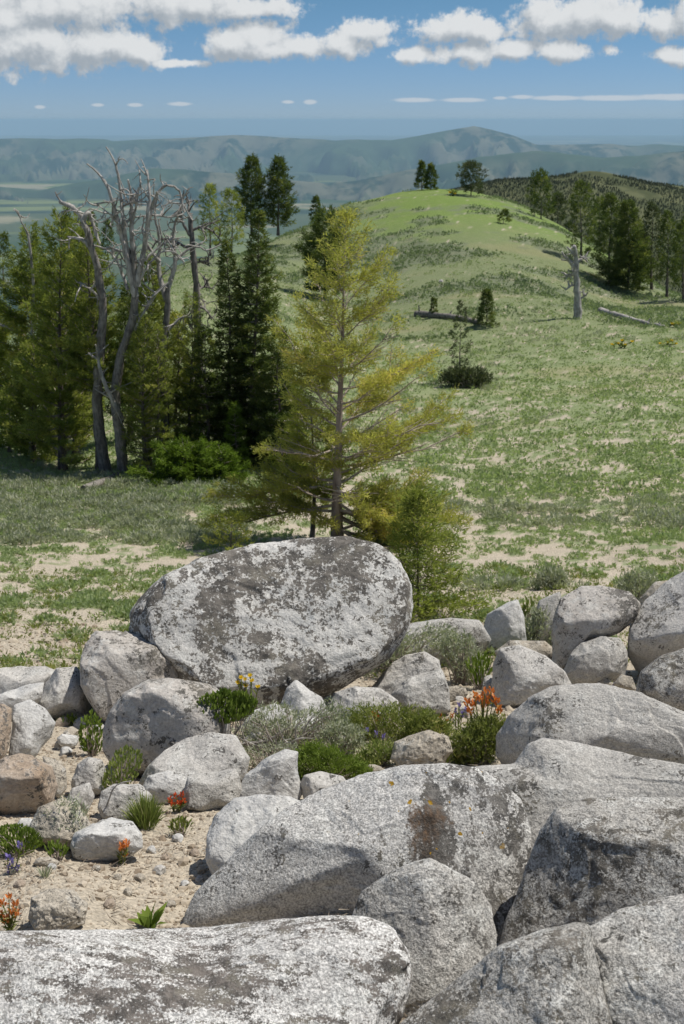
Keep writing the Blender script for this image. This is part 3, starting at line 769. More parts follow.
rock('wide low pale slab right of the orange flowers', [(491, 758), (492, 735), (505, 715), (530, 698), (555, 686), (600, 683), (640, 693), (684, 712), (740, 735), (750, 775), (640, 785), (560, 790), (505, 778)], 'slab', 40, D=.7, sub=6, facets=3, amp=.045, cuts=[((-.1, -.5, .85), .5), ((0, .6, .8), .55)])
rock('long smooth grey slab lying between the wide pale slab and the dark speckled boulder', [(440, 800), (455, 775), (480, 766), (515, 764), (530, 742), (545, 738), (580, 742), (640, 757), (684, 765), (780, 772), (790, 860), (600, 880), (500, 880), (455, 840)], 'slab', 41, D=.65, sub=6, facets=1, amp=.04, cuts=[((0, -.5, .85), .42)])
rock('domed boulder with a dark-streaked brow resting on the cube-like rock at right', [(549, 668), (553, 620), (560, 599), (580, 586), (600, 584), (630, 592), (641, 603), (638, 617), (620, 633), (600, 640), (576, 645), (566, 668), (556, 682)], 'spot', 42, D=.8, sub=5, facets=3, dist=None, cuts=[((0, -.7, .6), .6), ((0, .5, .8), .55)], amp=.03)
rock('rounded cube of tan-grey granite with one dark spot under the domed boulder', [(561, 676), (570, 655), (580, 640), (600, 636), (620, 638), (627, 650), (629, 678), (612, 688), (585, 690), (570, 688)], 'slab', 43, D=.85, sub=5, q=.6, facets=2, amp=.025)
rock('large slanted boulder rising out of the right edge behind the cube', [(627, 655), (629, 628), (645, 600), (665, 580), (690, 568), (740, 560), (780, 640), (720, 680), (665, 684), (638, 674)], 'plain', 44, D=.7, sub=5, facets=2, cuts=[((-.3, -.6, .7), .52), ((0, .8, .5), .5)], amp=.035)
rock('rough round grey rock with dark speckles at the right edge under the slanted boulder', [(636, 692), (640, 672), (660, 656), (684, 648), (740, 645), (750, 705), (690, 722), (650, 712)], 'right', 45, D=.8, sub=5, facets=2)
rock('hunched grey rock behind the orange flowers, left of the cube', [(490, 685), (492, 665), (500, 648), (520, 645), (545, 655), (565, 672), (573, 687), (562, 703), (530, 708), (498, 706)], 'plain', 46, D=.75, sub=5, facets=4, cuts=[((0, -.6, .8), .5)])
rock('white pyramid-shaped rock standing right of the grey sagebrush', [(479, 640), (487, 614), (508, 602), (518, 599), (524, 615), (527, 645), (512, 656), (488, 652)], 'blue', 47, D=.8, sub=4, facets=5, q=.95, cuts=[((-.5, .1, .8), .45)])
rock('long pale slab half hidden behind the grey sagebrush', [(376, 650), (390, 630), (415, 622), (450, 618), (480, 620), (492, 640), (480, 662), (400, 668)], 'slab', 48, D=.7, sub=4, facets=2)
rock('upper of two folded grey rocks in the middle, overlapped by the sagebrush', [(366, 690), (380, 671), (405, 655), (425, 651), (440, 660), (444, 684), (425, 706), (385, 710)], 'plain', 49, D=.8, sub=5, facets=4, cuts=[((-.3, -.3, .9), .5)])
rock('lower of two folded grey rocks in the middle with a flat shaded face', [(391, 694), (405, 680), (420, 672), (441, 667), (449, 688), (451, 712), (430, 718), (400, 714)], 'slab', 50, D=.8, sub=5, facets=3)
rock('low domed white rock just left of the two folded rocks', [(323, 714), (335, 692), (355, 686), (380, 688), (398, 700), (402, 720), (372, 732), (332, 728)], 'plain', 51, D=.75, sub=5, facets=2)
rock('little grey stone under the yellow flowers', [(251, 702), (261, 690), (275, 687), (284, 697), (274, 710), (256, 710)], 'plain', 52, D=.8, sub=3, name='stone')
rock('lumpy whitish rock in the hollow below the largest boulder', [(277, 715), (286, 688), (296, 679), (310, 690), (322, 697), (332, 718), (312, 734), (284, 730)], 'blue', 53, D=.8, sub=4, facets=5, amp=.08)
rock('narrow upright stone beside the lumpy whitish rock', [(304, 694), (312, 684), (322, 685), (325, 702), (312, 710)], 'plain', 54, D=.8, sub=3, name='stone')
rock('speckled rock buried in the blue-green shrub', [(240, 728), (252, 711), (274, 703), (292, 710), (294, 734), (252, 740)], 'blue', 55, D=.7, sub=4)
rock('knobbly rock with a tan lichen spot left of the orange flowers', [(391, 759), (394, 742), (410, 735), (430, 730), (448, 736), (454, 752), (442, 768), (404, 770)], 'dirty', 56, D=.85, sub=5, facets=5, amp=.08)
rock('half-buried crumbling rock on the dirt slope behind the foreground slab', [(29, 918), (32, 898), (50, 889), (72, 887), (88, 903), (84, 924), (58, 936), (34, 930)], 'dirty', 57, D=.7, sub=5, facets=5, amp=.12)
rock('small tan stone at the foot of the cube', [(593, 680), (604, 675), (614, 683), (607, 693), (595, 690)], 'dirty', 58, D=.8, sub=3, name='stone')
rock('pale egg-shaped pebble with purple flowers beside it under the cube', [(613, 684), (621, 674), (632, 677), (637, 690), (624, 696)], 'dirty', 59, D=.8, sub=3, name='stone')
rock('flat tan rock behind the hunched grey rock', [(494, 652), (510, 640), (545, 641), (560, 655), (553, 672), (505, 670)], 'dirty', 60, D=.7, sub=4)
rock('shadowy grey rock behind the domed boulder at its left', [(528, 632), (539, 600), (560, 591), (568, 620), (556, 645), (536, 648)], 'slab', 61, D=.6, sub=4)
rock('sharp little grey stone in the gravel below the white pyramid', [(481, 694), (484, 676), (491, 674), (499, 690), (496, 702), (484, 702)], 'slab', 62, D=.7, sub=3, name='stone')
rock('light slab edge showing at the right edge below the wide pale slab', [(652, 762), (668, 752), (700, 752), (740, 760), (740, 775), (660, 776)], 'plain', 63, D=.6, sub=4)
rock('grey stone at the right end of the central boulder crest', [(505, 800), (520, 796), (545, 800), (560, 830), (545, 870), (520, 860)], 'slab', 64, D=.5, sub=4)
rock('dark grey rock behind the slanted boulder at the right edge', [(634, 612), (640, 598), (655, 582), (668, 580), (672, 600), (660, 626), (640, 628)], 'dirty', 65, D=.5, sub=4)

def _oval(cx, cy, rx, ry, k):
    r = random.Random(k); return [(cx + rx * r.uniform(.78, 1.12) * math.cos(a), cy + ry * r.uniform(.78, 1.12) * math.sin(a)) for a in [i * 2 * math.pi / 9 for i in range(9)]]
for k_, (cx, cy, rx, ry, mt, lb) in enumerate([
        (258, 742, 17, 11, 'plain', 'rock showing through the twigs at the left end of the blue-green shrub'),
        (310, 728, 19, 13, 'blue', 'whitish rock in the middle of the blue-green shrub below the lumpy one'),
        (346, 742, 13, 8, 'plain', 'small rock between the trailing grey shrub and the vivid green cushion'),
        (68, 741, 13, 8, 'blue', 'flat pale stone on the gravel right of the angular cracked rock'),
        (92, 741, 9, 7, 'dirty', 'tan stone lying between flat pale stone and dark leafy weed'),
        (80, 716, 12, 7, 'dirty', 'low tan rock in the gravel under the squat boulder'),
        (454, 694, 13, 9, 'dirty', 'half-buried tan rock in the gravel right of the folded grey rocks'),
        (466, 712, 10, 6, 'plain', 'small pale rock just behind the orange flower heads'),
        (372, 770, 13, 7, 'dirty', 'flat tan rock tucked behind the crest of the great central boulder'),
        (100, 775, 10, 8, 'dirty', 'little tan rock beside the weed right of the cube-shaped rock'),
        (222, 716, 16, 10, 'spot', 'pale rock behind the green cushion plant beside the egg-shaped boulder'),
        (20, 800, 15, 9, 'plain', 'low grey rock under the brown undercut rock at left'),
        (46, 862, 13, 7, 'dirty', 'small dirt-coloured rock below the green sprig at left')]):
    rock(lb, _oval(cx, cy, rx, ry, k_ + 40), mt, 200 + k_, D=.8, sub=4, facets=4, amp=.06)

# small loose stones between the rocks, big enough to pick out
rng = np.random.default_rng(99)
spots = [(98, 728, 7), (72, 733, 9), (60, 745, 8), (86, 745, 7), (63, 722, 8), (82, 722, 9), (95, 712, 6), (57, 766, 7), (66, 752, 8), (108, 700, 5), (460, 700, 6), (470, 715, 6), (455, 722, 5), (468, 740, 6), (350, 752, 6), (365, 758, 5),
         (312, 812, 5), (445, 775, 6), (178, 838, 7), (195, 852, 6), (160, 872, 7), (140, 878, 6), (118, 878, 5), (185, 885, 6), (110, 905, 7), (200, 880, 5), (170, 905, 6), (128, 892, 6), (152, 850, 6), (165, 857, 5), (640, 650, 5), (96, 868, 5), (15, 870, 6), (52, 868, 5), (20, 885, 6), (465, 660, 5), (545, 575, 6), (575, 700, 4)]
proto = []
for k in range(5):
    V, F = ICO[3]
    sc = rng.uniform(.65, 1.1, 3) * (1, 1, .7)
    P = V * sc
    for _ in range(6):
        n = rng.normal(size=3); n /= np.linalg.norm(n); s_ = np.clip(P @ n - rng.uniform(.45, .75), 0, None); P = P - s_[:, None] * n
    P = P * (1 + .09 * fbm(P * 3 + k * 9, 3, k))[:, None]
    mb = MB(); mb.add(P * .03, F, .5); proto.append(mb.mesh('stone', M[('plain', 'dirty', 'dirty', 'blue', 'brown')[k]], True))
for i, (px, py, r) in enumerate(spots):
    g = G(px, py + r * .5)
    s_ = r * np.linalg.norm(g) / FPX * 1.05
    o = bpy.data.objects.new('stone', proto[i % 5]); C.objects.link(o)
    o.location = (g[0], g[1], g[2] + s_ * .25); o.scale = (s_ / .03,) * 3; o.rotation_euler = (rng.uniform(-.3, .3), rng.uniform(-.3, .3), rng.uniform(0, 6.3))
    where = ('gravel left of the cube-shaped rock' if px < 115 and py < 775 else 'sandy gap near the orange flower clump' if px > 430 and py > 600 else
             'grit by the olive herb at the middle' if px > 300 else 'dirt under the left green herbs' if px < 60 else 'dirt slope behind the foreground slab')
    o['label'] = ('larger ' if r > 6 else 'small ') + ('tan' if i % 5 in (1, 2, 4) else 'greyish white') + ' loose stone on the ' + where; o['category'] = 'stone'; o['group'] = 'loose stones on the gravel'
for i, (px, py, r) in enumerate([(4, 448, 6), (15, 444, 6), (22, 452, 4), (96, 476, 4), (441, 283, 3)]):
    g = G(px, py); s_ = r * np.linalg.norm(g) / FPX
    o = bpy.data.objects.new('stone', proto[3 if i % 2 else 0]); C.objects.link(o)
    o.location = (g[0], g[1], g[2] + s_ * .2); o.scale = (s_ / .03,) * 3; o.rotation_euler = (0, 0, i * 1.3)
    o['label'] = 'pale stone lying far out on the meadow near the trees'; o['category'] = 'stone'; o['group'] = 'stones out on the meadow'

# gravel: thousands of crumbs on the bare dirt
def scatter_gravel():
    n = 42000
    y = np.exp(rng.uniform(math.log(2.2), math.log(9.5), n)); u = rng.uniform(-.42, .42, n)
    x = u * y; d = fbm(np.stack([x, y], 1) * 1.4, 3, 44)
    k = d > -.45 + rng.uniform(-.2, .3, n); x, y = x[k], y[k]; n = len(x)
    z = ground(x, y)
    V, F = ICO[1][0], ICO[1][1]
    V0, F0 = ico(0)
    s = rng.uniform(.002, .0068, n) * (1 + 2.6 * rng.uniform(0, 1, n) ** 12) * np.interp(y, (2, 9), (.9, 1.7))
    P = V0[None] * rng.uniform(.6, 1.25, (n, 12, 1)) * s[:, None, None] * np.array((1.1, 1, .7))
    P = P + np.stack([x, y, z + s * .2], 1)[:, None, :]
    Fx = (F0[None] + (np.arange(n) * 12)[:, None, None]).reshape(-1, 3)
    mb = MB(); mb.add(P.reshape(-1, 3), Fx, np.repeat(rng.uniform(0, 1, n), 12))
    m, N = new_mat('gravel_crumbs')
    a = N.n('ShaderNodeAttribute', attribute_name='shade').outputs['Fac']
    finish(N, N.mix(a, (.24, .19, .14), (.50, .44, .35)), .95, spec=.05)
    mb.obj('gravel', m, loc=(0, 0, 0), kind='stuff')
scatter_gravel()
# bits of dead stem and needle litter on the bare ground
n = 7000
y = np.exp(rng.uniform(math.log(2.3), math.log(9.0), n)); u = rng.uniform(-.42, .42, n)
k = fbm(np.stack([u * y, y], 1) * 2.2, 3, 48) > -.05 + rng.uniform(-.2, .2, n); y = y[k]; x = u[k] * y; z = ground(x, y)
a = rng.uniform(0, 6.28, len(x))
mb = MB(); tufts(mb, np.stack([x, y, z + .008], 1), np.stack([np.cos(a), np.sin(a), np.full(len(a), .12)], 1), .05, 2, .004, rng, spread=.3)
m, N = new_mat('plant_litter')
finish(N, N.mix(N.n('ShaderNodeAttribute', attribute_name='shade').outputs['Fac'], (.12, .09, .065), (.42, .37, .30)), .95, spec=.05)
mb.obj('plant_litter', m, loc=(0, 0, 0), kind='stuff')

# ------------------------------------------------------------------ trees
def conifer(label, px, base, top, widths, seed, needles, bark='bark', n=70, style='pine', lean=0.0, group=None, name='pine_tree', dense=1.0, trunk_px=None,
            lift=0.0, split=False, bare=0.0, f0=.06, skew=None, ground_pt=None, extra=(), path=None, twig='twig', spread=.9, ragged=False):
    rng = np.random.default_rng(seed)
    g = G(px, base) if ground_pt is None else np.asarray(ground_pt, float)
    mpp = np.linalg.norm(g) / FPX
    y = g[1]
    topp = at(px + lean, top, y)
    H = topp[2] - g[2]
    wf = np.array([w[0] for w in widths]); wr = np.array([w[1] for w in widths]) * mpp
    if path is None:
        tp = smooth_path(np.array([g - (0, 0, .25), g + (topp - g) * .35 + rng.normal(0, .02, 3) * H, g + (topp - g) * .7 + rng.normal(0, .012, 3) * H, topp]), 14)
    else:
        tp = smooth_path(np.array([g - (0, 0, .25)] + [at(a, b, y) for a, b in path]), 18)
    tr = (trunk_px * mpp * .5) if trunk_px else max(.02 * H, .6 * mpp)
    zs = tp[:, 2]
    root = thing(name, label, 'tree', g, group)
    s0_ = .06 if style == 'spruce' else .16
    fr = np.linspace(0, 1, len(tp))
    mb = MB(); tube(mb, tp, tr * (1.08 - fr) ** .8 * (.25 + .75 * (1 - fr)) * (1 + .35 * np.exp(-fr * 22)), 8, rough=.08, rng=rng); mb.obj('trunk', M[bark], root, smooth=True)
    size = max(.075, 4.6 * mpp); wid = max(.013, 1.05 * mpp); sp = max(.045, 2.5 * mpp) / dense ** .5
    small = min(1.0, .34 + max(w[1] for w in widths) / 48.0); size *= small; wid *= max(small, .75)
    allp, alld, allS = [], [], []
    bmb = MB(); brs = []
    items = []
    for i in range(n):
        f = f0 + (1 - f0) * (i + rng.uniform(0, 1)) / n
        f = f ** .92
        az = i * 2.39996 + rng.uniform(-.5, .5)
        L = np.interp(f, wf, wr) * (rng.uniform(.38, 1.15) if ragged else rng.uniform(.62, 1.12))
        if skew is not None: L *= 1 + skew * math.cos(az)
        if style == 'spruce': e0 = np.interp(f, (0, .5, .9, 1), (-.30, -.10, .45, .9)) + rng.uniform(-.1, .1); curl = .22
        elif style == 'pine': e0 = np.interp(f, (0, .4, .9, 1), (.0, .25, .7, 1.1)) + rng.uniform(-.25, .25); curl = .25
        else: e0 = rng.uniform(-.5, .6); curl = .2
        items.append((f, az, L, e0, curl, rng.uniform() < bare))
    for f, az, L, e0, curl, isbare in items + [tuple(e) for e in extra]:
        zt = zs[0] + .25 + f * H if path is None else g[2] + f * (tp[-1][2] - g[2])
        st = np.array([np.interp(zt, zs, tp[:, k]) for k in range(3)])
        hd = np.array((math.cos(az), math.sin(az), 0))
        s = np.linspace(0, 1, 7)[:, None]
        b = st + hd * (L * math.cos(e0)) * s + np.array((0, 0, 1)) * (L * (math.sin(e0) * s + curl * s ** 2.2))
        b[1:] += rng.normal(0, .028 * L, (6, 3)) * s[1:]
        rb = max(tr * .30 * (1.1 - f), .35 * mpp) * (1.1 - s[:, 0] * .85) * (1.0 if mpp > .02 else .8)
        if mpp < .035: 
            tgt = MB() if split else bmb
            tube(tgt, b, rb, 5)
        nt = int(max(4, L / (sp * 1.35)))
        tdir = b[-1] - b[-3]
        bp, bd = [], []
        for k in range(nt):
            ss = s0_ + (1 - s0_) * (k + rng.uniform(0, 1)) / nt
            q = np.array([np.interp(ss, s[:, 0], b[:, j]) for j in range(3)])
            sg = 1 if k % 2 else -1
            side = np.array((-hd[1], hd[0], 0)) * sg
            tl = L * .42 * (1.12 - ss) * rng.uniform(.6, 1.2) + size * .4
            td = hd * rng.uniform(.4, 1.0) + side * rng.uniform(.3, 1.0) + np.array((0, 0, rng.uniform(-.15, .35) + lift + (.2 if style == 'pine' else -.08)))
            td /= np.linalg.norm(td)
            m_ = max(1, int(tl / sp))
            e = q + td * tl
            if split and tl > .12: tube(tgt, np.array([q, (q + e) / 2 + rng.normal(0, .01, 3), e]), np.array((.006, .005, .003)), 3)
            if isbare and ss < .85: continue
            for a_ in range(m_):
                w_ = (a_ + 1) / m_
                bp.append(q + td * tl * w_); bd.append(td + np.array((0, 0, .25)))
        if not isbare or True:
            bp.append(b[-1]); bd.append(tdir / (np.linalg.norm(tdir) + 1e-9))
        allp += bp; alld += bd
        sh = np.clip(.35 + .45 * rng.uniform(-1, 1) + .12, 0, 1)
        allS += list(np.clip(sh + rng.uniform(-.3, .3, len(bp)), 0, 1))
        if split: tgt.obj('branch', M[twig], root, smooth=True)
    if bmb.V: bmb.obj('branches', M[twig], root, smooth=True)
    allp = np.array(allp); alld = np.array(alld)
    cb = MB()
    K = 12 if mpp < .019 else (11 if mpp < .03 else 10)
    if style == 'spruce': K += 2
    if ragged: K = 16
    tufts(cb, allp, alld, size * (1.12 if ragged else 1), K, wid, rng, spread=spread, shade=np.array(allS), jit=.42 if ragged else .3)
    cb.obj('crown', M[needles], root)
    return root

# --- the yellowish pine behind the largest boulder
base = G(338, 545)
conifer('sparse yellowish green pine standing alone in the centre behind the largest boulder, grey trunk showing', 338, 545, 212,
        [(0, 70), (.08, 112), (.22, 112), (.36, 108), (.5, 84), (.62, 66), (.75, 48), (.88, 28), (1, 6)], 5, 'n_yellow', bark='barkpink', n=78, style='pine', trunk_px=13, split=True, bare=.26,
        path=[(337, 540), (336, 500), (338, 465), (340, 400), (343, 330), (344, 270), (346, 214)], skew=.12, name='pine_tree', dense=.72, f0=.03, ground_pt=base, spread=1.15, ragged=True,
        extra=[(.16, .1, 2.05, -.35, .1, False), (.12, .25, 1.9, -.5, .05, False), (.14, -.3, 1.7, -.55, .0, False), (.09, -.1, 2.1, -.42, .0, False), (.1, .5, 1.6, -.6, 0, False), (.18, -.6, 1.6, -.4, 0, False),
               (.06, -.5, 1.5, -.5, 0, False), (.05, .1, 1.8, -.32, -.1, False), (.13, 3.1, 2.0, -.15, -.05, False), (.2, 3.3, 1.9, -.1, 0, False), (.25, .15, 1.9, .12, .15, True), (.33, -.1, 1.75, .1, .2, True)])
conifer('thin young pine with a grey stem just left of the yellowish pine trunk', 311, 541, 352, [(0, 42), (.3, 52), (.6, 40), (1, 6)], 6, 'n_low', bark='greywood', n=44, style='pine', trunk_px=6, ground_pt=at(311, 541, base[1] + .5), f0=.2, split=True, bare=.25, spread=1.0)
conifer('fresh green low pine bush spilling behind the right end of the largest boulder', 418, 614, 496, [(0, 56), (.25, 58), (.55, 40), (1, 10)], 7, 'n_mid', bark='bark', n=50, style='pine', trunk_px=5, f0=.02, spread=1.1, split=True, ragged=True, skew=.2)
conifer('small olive pine seedling left of the yellowish pine, low to the ground', 232, 556, 520, [(0, 26), (.5, 24), (1, 6)], 8, 'n_low', n=20, style='pine', trunk_px=3, f0=.02)

# --- dark spruces left of it
conifer('slim dark spruce, left of the two tall ones beside the dead snag', 226, 462, 242, [(0, 34), (.15, 34), (.4, 27), (.7, 16), (1, 2)], 21, 'n_dark', n=92, style='spruce', trunk_px=7, name='spruce_tree', dense=1.5, f0=.02)
conifer('tallest dark spruce with a pointed tip right of the slim one', 259, 462, 211, [(0, 42), (.15, 42), (.4, 32), (.7, 20), (1, 2)], 22, 'n_dark', n=110, style='spruce', trunk_px=9, name='spruce_tree', dense=1.6, f0=.02)
conifer('broad low dark spruce crowding in front of the tall pointed spruce', 280, 470, 330, [(0, 40), (.3, 36), (.7, 20), (1, 3)], 23, 'n_dark', n=60, style='spruce', trunk_px=6, name='spruce_tree', dense=1.5, f0=.02)
conifer('bushy dark spruce filling the gap at the foot of the slim spruce', 205, 468, 330, [(0, 38), (.3, 30), (.7, 18), (1, 3)], 24, 'n_dark', n=60, style='spruce', trunk_px=6, name='spruce_tree', dense=1.5, f0=.02)
conifer('little bright green fir in front of the dark spruces', 236, 470, 405, [(0, 22), (.4, 14), (1, 2)], 25, 'n_fresh', n=34, style='spruce', trunk_px=3, name='fir_sapling', dense=1.5, f0=.02)
conifer('low bright green fir mat spreading under the dead snag and spruces', 185, 482, 450, [(0, 52), (.5, 40), (1, 14)], 26, 'n_fresh', n=46, style='spruce', trunk_px=3, name='fir_sapling', dense=1.6, f0=.02)
conifer('second bright green fir mat right of the first, at the foot of the spruces', 222, 482, 452, [(0, 34), (.5, 26), (1, 8)], 27, 'n_fresh', n=30, style='spruce', trunk_px=3, name='fir_sapling', dense=1.6, f0=.02)

# --- the living pines of the left thicket
P_ = dict(needles='n_mid', style='pine', name='pine_tree', group='pines of the left thicket', dense=1.35)
def thicket(label, px, base_, top, w, seed, **k):
    d = dict(P_); d.update(k)
    return conifer(label, px, base_, top, w, seed, **d)
thicket('bushy pine whose low foliage reaches the ground at the left of the dead snag', 62, 470, 218, [(0, 26), (.1, 36), (.4, 38), (.75, 28), (1, 9)], 31, n=95, trunk_px=9, f0=.02)
thicket('pine at the left thicket edge with foliage halfway down, left of the bushy one', 30, 452, 236, [(.1, 12), (.3, 32), (.6, 38), (1, 10)], 32, n=70, trunk_px=9, f0=.22)
thicket('pine with a bare leaning trunk between bushy pine and dead snag', 102, 472, 232, [(.15, 10), (.4, 34), (.75, 26), (1, 8)], 33, n=74, trunk_px=12, f0=.30, lean=-16)
thicket('pine crown mixed among the dead limbs of the snag', 148, 466, 262, [(.1, 14), (.3, 30), (.6, 28), (1, 9)], 34, n=72, trunk_px=8, f0=.22)
thicket('shorter pine right behind the dead snag, lighter green', 178, 462, 318, [(0, 10), (.3, 28), (.6, 24), (1, 7)], 35, n=60, trunk_px=6, f0=.10, needles='n_low')
thicket('pine standing at the far left border with its crown cut by the frame', -12, 446, 300, [(0, 20), (.3, 40), (.7, 34), (1, 10)], 36, n=60, trunk_px=8, f0=.1)
thicket('dark pine lower down behind the bushy pine, tip lower than its neighbours', 84, 440, 262, [(0, 20), (.4, 30), (1, 6)], 37, n=60, trunk_px=7, f0=.1, needles='n_dark')
thicket('small green fir in the gap at the left edge near the pale stones', 8, 452, 384, [(0, 20), (.5, 14), (1, 3)], 38, n=34, trunk_px=4, f0=.02, needles='n_fresh', style='spruce')
thicket('dark pine deep in the thicket behind the snag trunk', 130, 440, 290, [(0, 26), (.4, 32), (1, 8)], 39, n=60, trunk_px=7, f0=.1, needles='n_dark')

thicket('light green pine just right of the silvery snag trunk, full down to the ground', 146, 474, 322, [(0, 14), (.15, 24), (.5, 24), (1, 7)], 72, n=76, trunk_px=6, f0=.03)
thicket('broad low pine at the left foot of the thicket, paler than those behind', 34, 462, 350, [(0, 34), (.3, 36), (.7, 24), (1, 8)], 73, n=70, trunk_px=5, f0=.02)
thicket('tall pine behind the hooked snag, rounded top above its neighbours', 75, 456, 226, [(0, 26), (.4, 34), (.8, 24), (1, 10)], 74, n=80, trunk_px=7, f0=.05)
thicket('pine closing the gap between the dead stem and the slim dark spruce', 192, 468, 300, [(0, 20), (.4, 24), (1, 6)], 75, n=60, trunk_px=5, f0=.08)
thicket('slender pine in front of the dead snag, right side', 158, 474, 330, [(.05, 18), (.4, 24), (1, 6)], 71, n=50, trunk_px=5, f0=.14)
# --- dead snags, limb by limb
def snag(label, base_px, mpp_y, limbs, trunk, mat='deadwood', group=None, extra_twigs=0, seed=1, tw=9, name='dead_tree', g=None, mat2=None):
    rng = np.random.default_rng(seed)
    g = G(*base_px) if g is None else g
    y0 = g[1]; mpp = np.linalg.norm(g) / FPX
    root = thing(name, label, 'dead tree', g, group)
    def path(pts, wob):
        y = y0; out = []
        for k, (a, b) in enumerate(pts):
            out.append(at(a, b, y)); y += rng.normal(0, wob)
        return out
    def limb(pts, r0, r1, nm, y=None, sides=7):
        P = np.array(pts)
        P = smooth_path(P, max(8, len(P) * 4)) + 0
        P[1:-1] += rng.normal(0, .006, (len(P) - 2, 3)) * mpp * 40
        mb = MB(); f = np.linspace(0, 1, len(P))
        tube(mb, P, (r0 * (1 - f) + r1 * f) * 1.12 * mpp, sides, rough=.2, rng=rng)
        return P, mb
    tips = []
    tb = path(trunk[0], .06); tb[0] = tb[0] - np.array((0, 0, .2))
    P, mb = limb(tb, trunk[1], trunk[2], 'trunk', sides=10)
    mb.obj('trunk', M[mat2 or mat], root, smooth=True); main = P
    for pts, r0, r1 in limbs:
        # start depth = nearest point already built on the trunk
        a0 = at(*pts[0], y0)
        k = np.argmin(np.hypot(main[:, 0] - a0[0], main[:, 2] - a0[2])); y = main[k][1]
        Q = []; yy_ = y
        for a, b in pts: Q.append(at(a, b, yy_)); yy_ += rng.normal(0, .12)
        P, mb = limb(Q, r0, r1, 'branch')
        for _ in range(extra_twigs):
            k = rng.integers(3, len(P) - 1); d = rng.normal(0, 1, 3); d[2] += .3; d /= np.linalg.norm(d)
            L = rng.uniform(.5, 1.3) * tw * mpp
            m1 = P[k] + d * L * .5 + rng.normal(0, .12, 3) * L; m2 = P[k] + d * L + rng.normal(0, .2, 3) * L
            tube(mb, smooth_path([P[k], m1, m2, m2 + rng.normal(0, .25, 3) * L], 6), np.linspace(.85, .3, 6) * mpp, 4)
            if L > 12 * mpp: tube(mb, np.array([m1, m1 + rng.normal(0, .3, 3) * L]), np.array((.5, .25)) * mpp, 4)
        mb.obj('branch', M[mat], root, smooth=True)
    return root
snag('big silvery dead pine with many bare curved limbs rising above the left thicket', (124, 476), 0,
     [([(135, 296), (128, 262), (119, 225), (108, 186), (98, 172), (87, 164)], 2.9, 0.7), ([(128, 258), (124, 228), (121, 196), (117, 168), (112, 155), (106, 147)], 2.2, 0.6),
      ([(137, 286), (144, 250), (148, 215), (150, 190), (147, 170)], 2.7, 0.7), ([(133, 250), (131, 215), (131, 192), (128, 180)], 2.3, 0.8), ([(132, 225), (137, 200), (141, 182)], 1.2, 0.5),
      ([(146, 240), (152, 205), (160, 187), (172, 184), (181, 192), (184, 212)], 1.6, 0.7), ([(142, 262), (156, 250), (168, 240), (180, 238)], 1.2, 0.5), ([(140, 280), (150, 262), (163, 250), (176, 252), (184, 262)], 1.2, 0.5),
      ([(119, 225), (110, 214), (100, 206), (94, 203)], 1.0, 0.4), ([(128, 290), (118, 262), (106, 248), (92, 245)], 1.4, 0.6), ([(135, 330), (150, 300), (158, 290), (172, 280)], 1.2, 0.6), ([(152, 215), (162, 216), (172, 218), (180, 212)], 1.0, 0.4),
      ([(120, 208), (128, 204), (137, 198)], 0.8, 0.4), ([(122, 420), (110, 395), (100, 372), (97, 350)], 2.4, 1.0), ([(136, 262), (126, 252), (114, 250)], 1.8, 0.8)],
     ([(124, 474), (120, 430), (114, 395), (122, 350), (134, 318), (135, 290), (133, 250)], 4.9, 2.4), extra_twigs=8, seed=4, tw=20, mat2='greywood')
snag('forked dead tree whose crooked crown tangles behind the big silvery snag', (160, 468), 0,
     [([(168, 290), (176, 262), (172, 236), (178, 214), (186, 204)], 2.2, .6), ([(166, 300), (158, 270), (160, 240), (154, 214), (158, 196)], 2.2, .6), ([(174, 262), (186, 250), (198, 246), (208, 252)], 1.4, .5),
      ([(160, 262), (150, 250), (142, 232), (144, 216)], 1.4, .5), ([(168, 330), (182, 316), (194, 318)], 1.4, .5), ([(166, 350), (152, 336), (140, 338)], 1.4, .5)],
     ([(160, 466), (166, 410), (162, 360), (168, 310), (168, 286)], 4.6, 2.2), extra_twigs=7, seed=31, tw=16, mat2='greywood')
snag('leaning grey dead trunk with a hooked broken tip left of the big silvery snag', (108, 474), 0,
     [([(88, 232), (80, 214), (71, 206), (60, 202)], 2.6, 1.6), ([(90, 246), (82, 239), (68, 237)], 2.2, .8), ([(82, 222), (88, 210), (92, 222), (100, 244)], 2.2, 1.0), ([(100, 300), (92, 290), (80, 282)], 1.2, .5)],
     ([(106, 472), (98, 420), (98, 370), (104, 310), (98, 272), (91, 245), (86, 228)], 5.2, 2.6), extra_twigs=6, seed=8, tw=14, mat2='greywood')
snag('upright grey dead stem with drooping crooked twigs, right part of the left thicket', (196, 458), 0,
     [([(192, 230), (200, 226), (212, 230), (222, 242)], 1.2, .5), ([(190, 236), (182, 222), (180, 205), (184, 190)], 1.4, .5), ([(197, 290), (206, 286), (214, 290)], 1.1, .5), ([(197, 306), (206, 309), (212, 320)], 1.3, .5),
      ([(200, 340), (188, 322), (176, 312)], 1.2, .5), ([(194, 262), (202, 262), (210, 266)], 1.1, .5), ([(193, 248), (184, 246), (172, 240), (160, 238), (150, 250)], 1.4, .6), ([(190, 218), (188, 208), (190, 200)], 1.1, .6)],
     ([(194, 456), (200, 400), (198, 355), (197, 300), (193, 250), (190, 215)], 5.5, 1.8), mat='greywood', extra_twigs=7, seed=12, tw=16)
